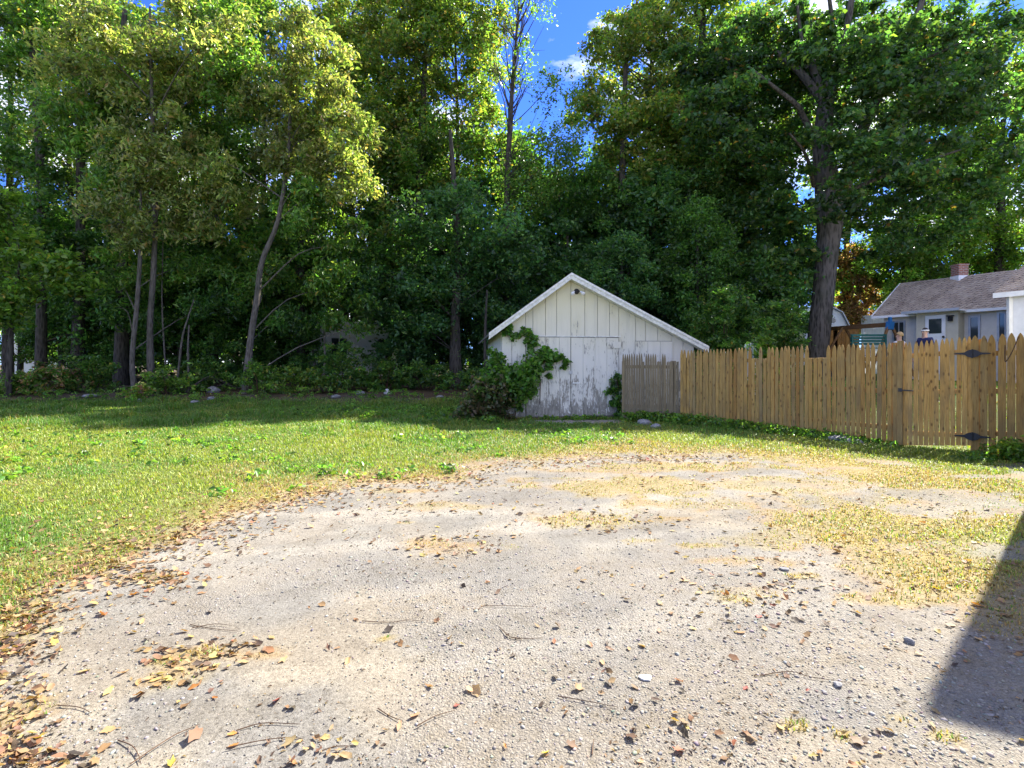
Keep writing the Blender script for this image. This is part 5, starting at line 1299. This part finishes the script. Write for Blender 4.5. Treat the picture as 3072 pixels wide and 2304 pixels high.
# broad-leaved weeds in the shade and along the fence
rngv = np.random.default_rng(8)
cen = []
def weeds(n_, fx, fy, hz_):
    xs, ys = fx(n_), fy(n_)
    for a, b in zip(xs, ys): cen.append((a, b, tz(a, b) + rngv.uniform(.02, hz_)))
weeds(240, lambda k: rngv.normal(-3.4, 1.6, k), lambda k: rngv.uniform(14.0, 17.4, k), .16)
t_ = rngv.uniform(0, 1, 260); off_ = np.abs(rngv.normal(0, .3, 260)) + .05
for a, o_ in zip(t_, off_):
    p = Vector((FA[0] + (FB[0] - FA[0]) * a - .766 * o_, FA[1] + (FB[1] - FA[1]) * a - .643 * o_, 0))
    if a < .9 or o_ < .12: cen.append((p.x, p.y, tz(p.x, p.y) + rngv.uniform(.02, .22 * (1 - a * .75))))
weeds(70, lambda k: rngv.uniform(2.7, 4.3, k), lambda k: rngv.uniform(13.15, 13.6, k), .22)
weeds(24, lambda k: rngv.uniform(.2, 2.4, k), lambda k: rngv.uniform(13.6, 13.95, k), .1)
weeds(60, lambda k: rngv.uniform(-2.2, -.4, k), lambda k: rngv.uniform(12.6, 13.6, k), .15)
weeds(220, lambda k: rngv.uniform(-20, -1.5, k), lambda k: rngv.uniform(18.4, 20.4, k), .3)
weeds(40, lambda k: rngv.uniform(7.0, 8.6, k), lambda k: rngv.uniform(8.0, 8.6, k), .06)
for q in range(900):                                                   # low rosettes of clover and plantain in the lawn
    b = rngv.uniform(4.5, 15.5); a = rngv.uniform(-1.05, .75) * b
    if float(grass_mask(a, b)) > .75 and float(fbm(a * .6, b * .6, 151)) > .48 and (a < 0 or b > 9.5) and a < 4.5: cen.append((a, b, tz(a, b) + rngv.uniform(.01, .05)))
cen = np.array(cen)
V, F, C = clump_leaves(cen, rngv.uniform(.07, .2, len(cen)), 20, .075, BRIGHT + VG, rngv, flat=.5, aspect=.6)
V[:, 2] = np.maximum(V[:, 2], terrain(V[:, 0], V[:, 1]) - .01)
finish(link('weeds', np_mesh('weeds', V, F, M['leaf'], C)), 'low broad-leaved weeds along the fence foot, the shed and the shaded lawn', 'weeds', kind='stuff')

# ------------------------------------------------------------------ gravel stones
rngs = np.random.default_rng(4)
n = 46000
sy = 1.75 + 7.0 * rngs.uniform(0, 1, n) ** 1.7; sx = rngs.uniform(-1, 1, n) * (1.03 * sy + .4)
pm = fbm(sx * .8, sy * .8, 71); st_ = np.clip(sstep(.46, .62, pm) * .5 + .8 * sstep(.3, 1.5, sx - .2 * sy) * sstep(4.5, 2.2, sy) + .75 * sstep(-.5, -.85, sx / sy), .03, 1)
ok = rngs.uniform(0, 1, n) < st_ * (1 - grass_mask(sx, sy)) * .75
sx, sy = sx[ok], sy[ok]; n = len(sx)
size = (.0018 + .0070 * rngs.uniform(0, 1, n) ** 3.0) * (1 + .05 * sy)
T = (1 + 5 ** .5) / 2
ico = np.array([(-1, T, 0), (1, T, 0), (-1, -T, 0), (1, -T, 0), (0, -1, T), (0, 1, T), (0, -1, -T), (0, 1, -T), (T, 0, -1), (T, 0, 1), (-T, 0, -1), (-T, 0, 1)]) / 1.9
icf = np.array([(0, 11, 5), (0, 5, 1), (0, 1, 7), (0, 7, 10), (0, 10, 11), (1, 5, 9), (5, 11, 4), (11, 10, 2), (10, 7, 6), (7, 1, 8), (3, 9, 4), (3, 4, 2), (3, 2, 6), (3, 6, 8), (3, 8, 9), (4, 9, 5), (2, 4, 11), (6, 2, 10), (8, 6, 7), (9, 8, 1)])
V = ico[None] * (1 + .28 * rngs.standard_normal((n, 12, 1))).clip(.5, 1.6)
V = V * np.stack([rngs.uniform(.8, 1.7, n), rngs.uniform(.7, 1.2, n), rngs.uniform(.4, .8, n)], 1)[:, None, :]
a = rngs.uniform(0, 6.3, n); ca, sa_ = np.cos(a)[:, None], np.sin(a)[:, None]
V = np.stack([V[..., 0] * ca - V[..., 1] * sa_, V[..., 0] * sa_ + V[..., 1] * ca, V[..., 2]], 2) * size[:, None, None]
gz = terrain(sx, sy) + (sstep(1.2, 2.0, sy) * (1 - sstep(10, 12, sy))) * (0.022 * (fbm(sx * 1.7, sy * 1.7, 44) - 0.5) + 0.010 * (fbm(sx * 6, sy * 6, 45, 2) - 0.5))
V += np.stack([sx, sy, gz + size * .1], 1)[:, None, :]
cs = pick_colors(n, [(4, (.225, .21, .185)), (3, (.25, .228, .195)), (2, (.17, .16, .148)), (1.2, (.20, .165, .125)), (1, (.30, .288, .265)), (.5, (.2, .19, .19))], rngs, .12)
F = (icf[None] + (np.arange(n) * 12)[:, None, None]).reshape(-1, 3)
print('stones', n)
V1, F1, C1 = V.reshape(-1, 3), F, np.repeat(cs, 12, 0)
# crushed grit between the stones: eight-sided chips
n = 30000
sy = 1.75 + 4.2 * rngs.uniform(0, 1, n) ** 1.5; sx = rngs.uniform(-1, 1, n) * (1.03 * sy + .3)
ok = rngs.uniform(0, 1, n) < (.25 + .75 * sstep(.42, .58, fbm(sx * 1.1, sy * 1.1, 73))) * (1 - grass_mask(sx, sy))
sx, sy = sx[ok], sy[ok]; n = len(sx)
size = (.0016 + .0032 * rngs.uniform(0, 1, n) ** 2) * (1 + .10 * sy)
octv_ = np.array([(1, 0, 0), (-1, 0, 0), (0, 1, 0), (0, -1, 0), (0, 0, .7), (0, 0, -.7)]); octf = np.array([(0, 2, 4), (2, 1, 4), (1, 3, 4), (3, 0, 4), (2, 0, 5), (1, 2, 5), (3, 1, 5), (0, 3, 5)])
V2 = octv_[None] * rngs.uniform(.5, 1.5, (n, 6, 1)); a = rngs.uniform(0, 6.3, n); ca, sa_ = np.cos(a)[:, None], np.sin(a)[:, None]
V2 = np.stack([V2[..., 0] * ca - V2[..., 1] * sa_, V2[..., 0] * sa_ + V2[..., 1] * ca, V2[..., 2]], 2) * size[:, None, None]
gz = terrain(sx, sy) + sstep(1.2, 2.0, sy) * (0.022 * (fbm(sx * 1.7, sy * 1.7, 44) - 0.5) + 0.010 * (fbm(sx * 6, sy * 6, 45, 2) - 0.5))
V2 += np.stack([sx, sy, gz + size * .3], 1)[:, None, :]
cs2 = pick_colors(n, [(4, (.23, .215, .19)), (3, (.29, .275, .245)), (2, (.15, .14, .13)), (1.5, (.09, .08, .07)), (1, (.36, .35, .32))], rngs, .15)
F2 = (octf[None] + (np.arange(n) * 6)[:, None, None]).reshape(-1, 3) + len(V1)
V, F, C1 = np.concatenate([V1, V2.reshape(-1, 3)]), np.concatenate([F1, F2]), np.concatenate([C1, np.repeat(cs2, 6, 0)])
finish(link('gravel', np_mesh('gravel', V, F, M['stone'], C1)), 'loose pale grey gravel stones strewn over the dirt drive', 'gravel', kind='stuff')

# ------------------------------------------------------------------ fallen leaves
def gz_at(x, y):
    x = np.asarray(x, float); y = np.asarray(y, float)
    return terrain(x, y) + (sstep(1.2, 2.0, y) * (1 - sstep(10, 12, y))) * (0.022 * (fbm(x * 1.7, y * 1.7, 44) - 0.5) + 0.010 * (fbm(x * 6, y * 6, 45, 2) - 0.5))
rngl = np.random.default_rng(12)
LP = []
def scatter(n_, px, py, sx_, sy_):
    q = 0
    while q < n_:
        a, b = rngl.normal(px, sx_), rngl.normal(py, sy_)
        if b < HY + 60 or b > 790: continue
        LP.append(ground(a, b)); q += 1
for (k, px, py, a, b) in [(420, 60, 555, 75, 30), (160, 150, 500, 110, 22), (80, 330, 465, 110, 12), (260, 18, 620, 24, 40), (110, 16, 720, 20, 45), (110, 165, 578, 26, 7), (190, 180, 535, 60, 14), (130, 290, 500, 40, 8), (90, 410, 505, 40, 8), (110, 590, 520, 45, 8), (70, 180, 670, 28, 14), (50, 215, 655, 35, 8),
                          (70, 450, 545, 28, 8), (330, 880, 530, 90, 32), (120, 760, 590, 60, 18), (100, 700, 480, 90, 12), (25, 330, 745, 50, 18), (30, 640, 700, 60, 30), (30, 800, 745, 90, 18), (70, 520, 620, 260, 70), (90, 980, 600, 40, 40), (60, 440, 480, 60, 5), (90, 30, 760, 30, 12)]:
    scatter(k, px, py, a, b)
for (x0, y0), (x1, y1) in zip(gravel_px[1:13], gravel_px[2:14]):
    for q in range(int(abs(x1 - x0) * 2.3)):
        f_ = rngl.uniform(); scatter(1, x0 + (x1 - x0) * f_, y0 + (y1 - y0) * f_ + 2, 9, 3 + (y0 - 450) * .07)
LP = np.array(LP); n = len(LP)
def leaf3(P, size, col, rng, curl=.35):
    """dead leaves: uneven ten-pointed outline round a low midrib, edges curled up"""
    n = len(P); th = rng.uniform(0, 6.283, n); a = np.stack([np.cos(th), np.sin(th), rng.uniform(-.3, .3, n)], 1); b = np.stack([-np.sin(th), np.cos(th), rng.uniform(-.7, .7, n)], 1)
    up = np.cross(a, b); up /= np.linalg.norm(up, axis=1)[:, None]; s = size[:, None]
    asp = rng.uniform(.4, .8, n)[:, None]; cu = (curl * rng.uniform(.1, 1.7, n))[:, None]; roll = rng.uniform(-.6, .6, n)[:, None]
    V = np.empty((n, 11, 3))
    for k in range(10):
        t = 2 * math.pi * k / 10; rad = .5 * (1 + .22 * math.cos(t)) * (1 + .20 * (-1) ** k * rng.uniform(.2, 1.2, n) + .1 * rng.standard_normal(n))
        u = (rad * math.cos(t))[:, None]; v = (rad * math.sin(t))[:, None] * asp
        V[:, k] = P + s * (a * u + b * v * (1 - .35 * cu) + up * (cu * (1.6 * v * v / (asp * asp) * asp + .7 * u * u) + roll * u * v + .05 * rng.standard_normal((n, 1))))
    V[:, 10] = P - up * s * .02
    f = np.array([(k, (k + 1) % 10, 10) for k in range(10)])
    V[:, :, 2] += np.maximum(0, P[:, 2][:, None] - V[:, :, 2].min(1)[:, None] - .002)
    return V.reshape(-1, 3), (f[None] + (np.arange(n) * 11)[:, None, None]).reshape(-1, 3), np.repeat(col, 11, 0) * rng.uniform(.8, 1.2, (n * 11, 1))
P = np.stack([LP[:, 0], LP[:, 1], gz_at(LP[:, 0], LP[:, 1]) + .006], 1)
DEADL = [(4, (.22, .12, .05)), (4, (.29, .185, .08)), (3, (.13, .07, .035)), (1, (.34, .24, .07)), (1.6, (.06, .038, .022)), (.25, (.24, .07, .035))]
size = rngl.uniform(.016, .044, n) * (1 + .07 * LP[:, 1])
V, F, C = leaf3(P, size, pick_colors(n, DEADL, rngl, .2), rngl)
finish(link('leaf_litter', np_mesh('leaf_litter', V, F, M['litter'], C)), 'scattered dry brown leaves drifted along the edge of the gravel', 'leaf litter', kind='stuff')
# crumbled leaf bits, bark and grit trodden into the dirt
n = 21000
cy_ = 1.8 + 8.5 * rngl.uniform(0, 1, n) ** 1.5; cx_ = rngl.uniform(-1, 1, n) * (1.03 * cy_ + .3)
cl_ = fbm(cx_ * 1.6, cy_ * 1.6, 141); ok = rngl.uniform(0, 1, n) < (.12 + .88 * sstep(.48, .66, cl_)) * (1 - .6 * grass_mask(cx_, cy_))
cx_, cy_ = cx_[ok], cy_[ok]; n = len(cx_)
V, F, C = leaf_arrays(np.stack([cx_, cy_, gz_at(cx_, cy_) + .003], 1), np.concatenate([rngl.normal(0, .35, (n, 2)), np.ones((n, 1))], 1), (.006 + .016 * rngl.uniform(0, 1, n) ** 2) * (1 + .09 * cy_), pick_colors(n, [(4, (.09, .055, .03)), (3, (.16, .095, .045)), (2, (.05, .035, .022)), (1.5, (.24, .16, .075))], rngl, .2), rngl, .4)
finish(link('leaf_crumbs', np_mesh('leaf_crumbs', V, F, M['litter'], C)), 'fine dark crumbs of leaf and bark trodden into the dirt', 'leaf litter', kind='stuff')
# leaves one can pick out, each by itself
COLR = {'orange': (.38, .15, .03), 'yellow': (.46, .32, .04), 'brown': (.15, .075, .035), 'red': (.25, .055, .035), 'tan': (.34, .21, .085), 'dark': (.055, .035, .02), 'rust': (.24, .09, .035)}
PICK = [('large yellow leaf near the lower left corner', 'yellow', 36, 743, .075), ('orange-brown leaf standing on edge left of the gravel', 'rust', 27, 629, .07), ('small orange leaf casting a shadow near the lower left twigs', 'orange', 215, 700, .05), ('red leaf lying flat left of the middle', 'red', 278, 703, .055),
        ('yellow-brown leaf tilted up at lower left', 'tan', 110, 731, .065), ('curled tan leaf heap at lower left of the middle', 'brown', 196, 737, .09), ('small orange leaf upright at bottom left of the middle', 'orange', 231, 736, .05), ('orange leaf hanging below the upright one', 'orange', 232, 748, .045),
        ('yellow leaf at the bottom edge right of the middle', 'yellow', 546, 754, .06), ('small orange leaf just left of the yellow bottom leaf', 'orange', 505, 748, .035), ('tan curled leaf near the lower left weeds', 'tan', 348, 662, .055), ('reddish square leaf in the middle of the gravel', 'rust', 554, 644, .05),
        ('dark curled leaf in the middle right of the gravel', 'dark', 607, 646, .06), ('dark brown leaf right of the reddish middle leaf', 'dark', 512, 658, .05), ('small red leaf on a long stalk at lower middle', 'red', 456, 708, .035), ('dark leaf on the lower middle gravel', 'dark', 541, 707, .04),
        ('dark upright leaf on the gravel below the white flake', 'dark', 636, 707, .045), ('dark red curled leaf on the right gravel', 'red', 746, 689, .045), ('red-brown leaf near the shadow corner side', 'red', 808, 691, .035), ('bright orange leaf at the edge of the house shadow', 'orange', 977, 604, .09),
        ('yellow leaf in the grass left of the house shadow', 'yellow', 936, 588, .07), ('orange leaf at the weed patch on the right gravel', 'orange', 727, 594, .06), ('dark red leaf below the right weed patch', 'red', 758, 615, .06), ('orange leaf on the left gravel strip', 'rust', 102, 615, .08),
        ('curled orange leaf further up the left gravel strip', 'orange', 134, 596, .06), ('brown leaf near the left weed patch', 'brown', 158, 660, .06), ('orange leaf at the right of the left weed patch', 'orange', 195, 690, .05), ('tan leaf lying on the left gravel strip', 'tan', 82, 673, .07),
        ('yellow-green leaf on the left gravel strip', 'yellow', 53, 644, .06), ('brown leaf bundle low on the left edge', 'brown', 42, 690, .07), ('dark curled leaf on the upper middle gravel', 'dark', 463, 588, .06), ('rust leaf on the upper middle gravel', 'rust', 489, 584, .05),
        ('small dark leaf on the upper left gravel', 'dark', 210, 614, .055), ('rust-red leaf at the lower right twigs', 'rust', 680, 683, .05), ('rust leaf at the bottom left corner', 'orange', 14, 762, .08), ('yellow leaf at the bottom edge left of the middle', 'yellow', 172, 766, .07),
        ('tan leaf at the lower left beside the dark tyre-marked dirt', 'tan', 300, 745, .05), ('small yellow leaf on the gravel above the middle', 'yellow', 438, 527, .06), ('dark lump of leaf on the far right gravel', 'dark', 787, 579, .07), ('pale tan leaf near the right edge of the dry grass', 'tan', 968, 562, .08)]
for i, (lab, cn, px, py, sz) in enumerate(PICK):
    gx0, gy0 = ground(px, py); rg = np.random.default_rng(900 + i)
    V, F, C = leaf3(np.zeros((1, 3)), np.array([sz * .8]), np.array([COLR[cn]]) * rg.uniform(.85, 1.15), rg, .5)
    o = link('fallen_leaf', np_mesh('fallen_leaf', V, F, M['litter'], C), None, (gx0, gy0, float(gz_at(gx0, gy0)) + .004))
    finish(o, lab, 'leaf', 'fallen leaves on the gravel')
# twigs
TW = [('long curved twig at the lower left of the gravel', [(130, 768), (172, 740), (192, 730), (200, 726)]), ('thin dark twig branching at lower left', [(118, 742), (132, 750), (139, 760), (140, 766)]), ('reddish twig under the two orange leaves', [(226, 752), (262, 745), (290, 740), (302, 742)]), ('long faint twig above the reddish one', [(236, 733), (262, 726), (290, 727), (300, 728)]),
      ('bundle of pale stalks on the left gravel', [(190, 626), (212, 630), (238, 633)]), ('second stalk lying along the pale bundle', [(192, 630), (215, 626), (232, 628)]), ('straight twig lying in the lower middle', [(417, 730), (436, 720), (455, 713)]), ('thin twig left of the straight lower middle twig', [(378, 711), (390, 718), (402, 724)]),
      ('curved twig near the middle of the gravel', [(500, 630), (510, 640), (520, 641), (522, 644)]), ('dark twig right below the curved middle twig', [(512, 640), (526, 641), (542, 640)]), ('long thin twig in the upper middle gravel', [(362, 623), (390, 624), (408, 622), (424, 623)]), ('thin twig arching over the upper middle gravel', [(478, 612), (485, 608), (510, 608), (534, 609)]),
      ('dark twig at the lower right of the middle', [(558, 698), (580, 702), (600, 706), (618, 709)]), ('upright thin twig at the bottom right of the middle', [(592, 756), (593, 748), (594, 741)]), ('twig in the right dirt beside the dark leaf', [(760, 676), (790, 672), (812, 678), (850, 684)]), ('short dark twig on the left gravel strip', [(0, 682), (12, 678), (24, 674)]),
      ('thin twig at the left side crossing the gravel strip', [(58, 708), (78, 710), (92, 716)]), ('forked twig at the left weed patch', [(155, 652), (165, 655), (174, 658)]), ('thin twig at the lower left beside the yellow leaf', [(36, 757), (50, 753), (58, 748)]), ('twig lying left of the bottom yellow leaf', [(322, 756), (336, 752), (352, 750)])]
for i, (lab, pts) in enumerate(TW):
    rg = random.Random(i)
    P = []
    for a, b in pts:
        x_, y_ = ground(a, b); P.append(Vector((x_, y_, float(gz_at(x_, y_)) + .004 + rg.uniform(0, .008))))
    o0 = P[0].copy(); pp = smooth_path([p - o0 for p in P], 4)
    o = MB().tube(pp, list(np.linspace(.0025, .0011, len(pp))), 5).build('twig', M['twig'], None, o0)
    finish(o, lab, 'twig', 'twigs on the gravel')
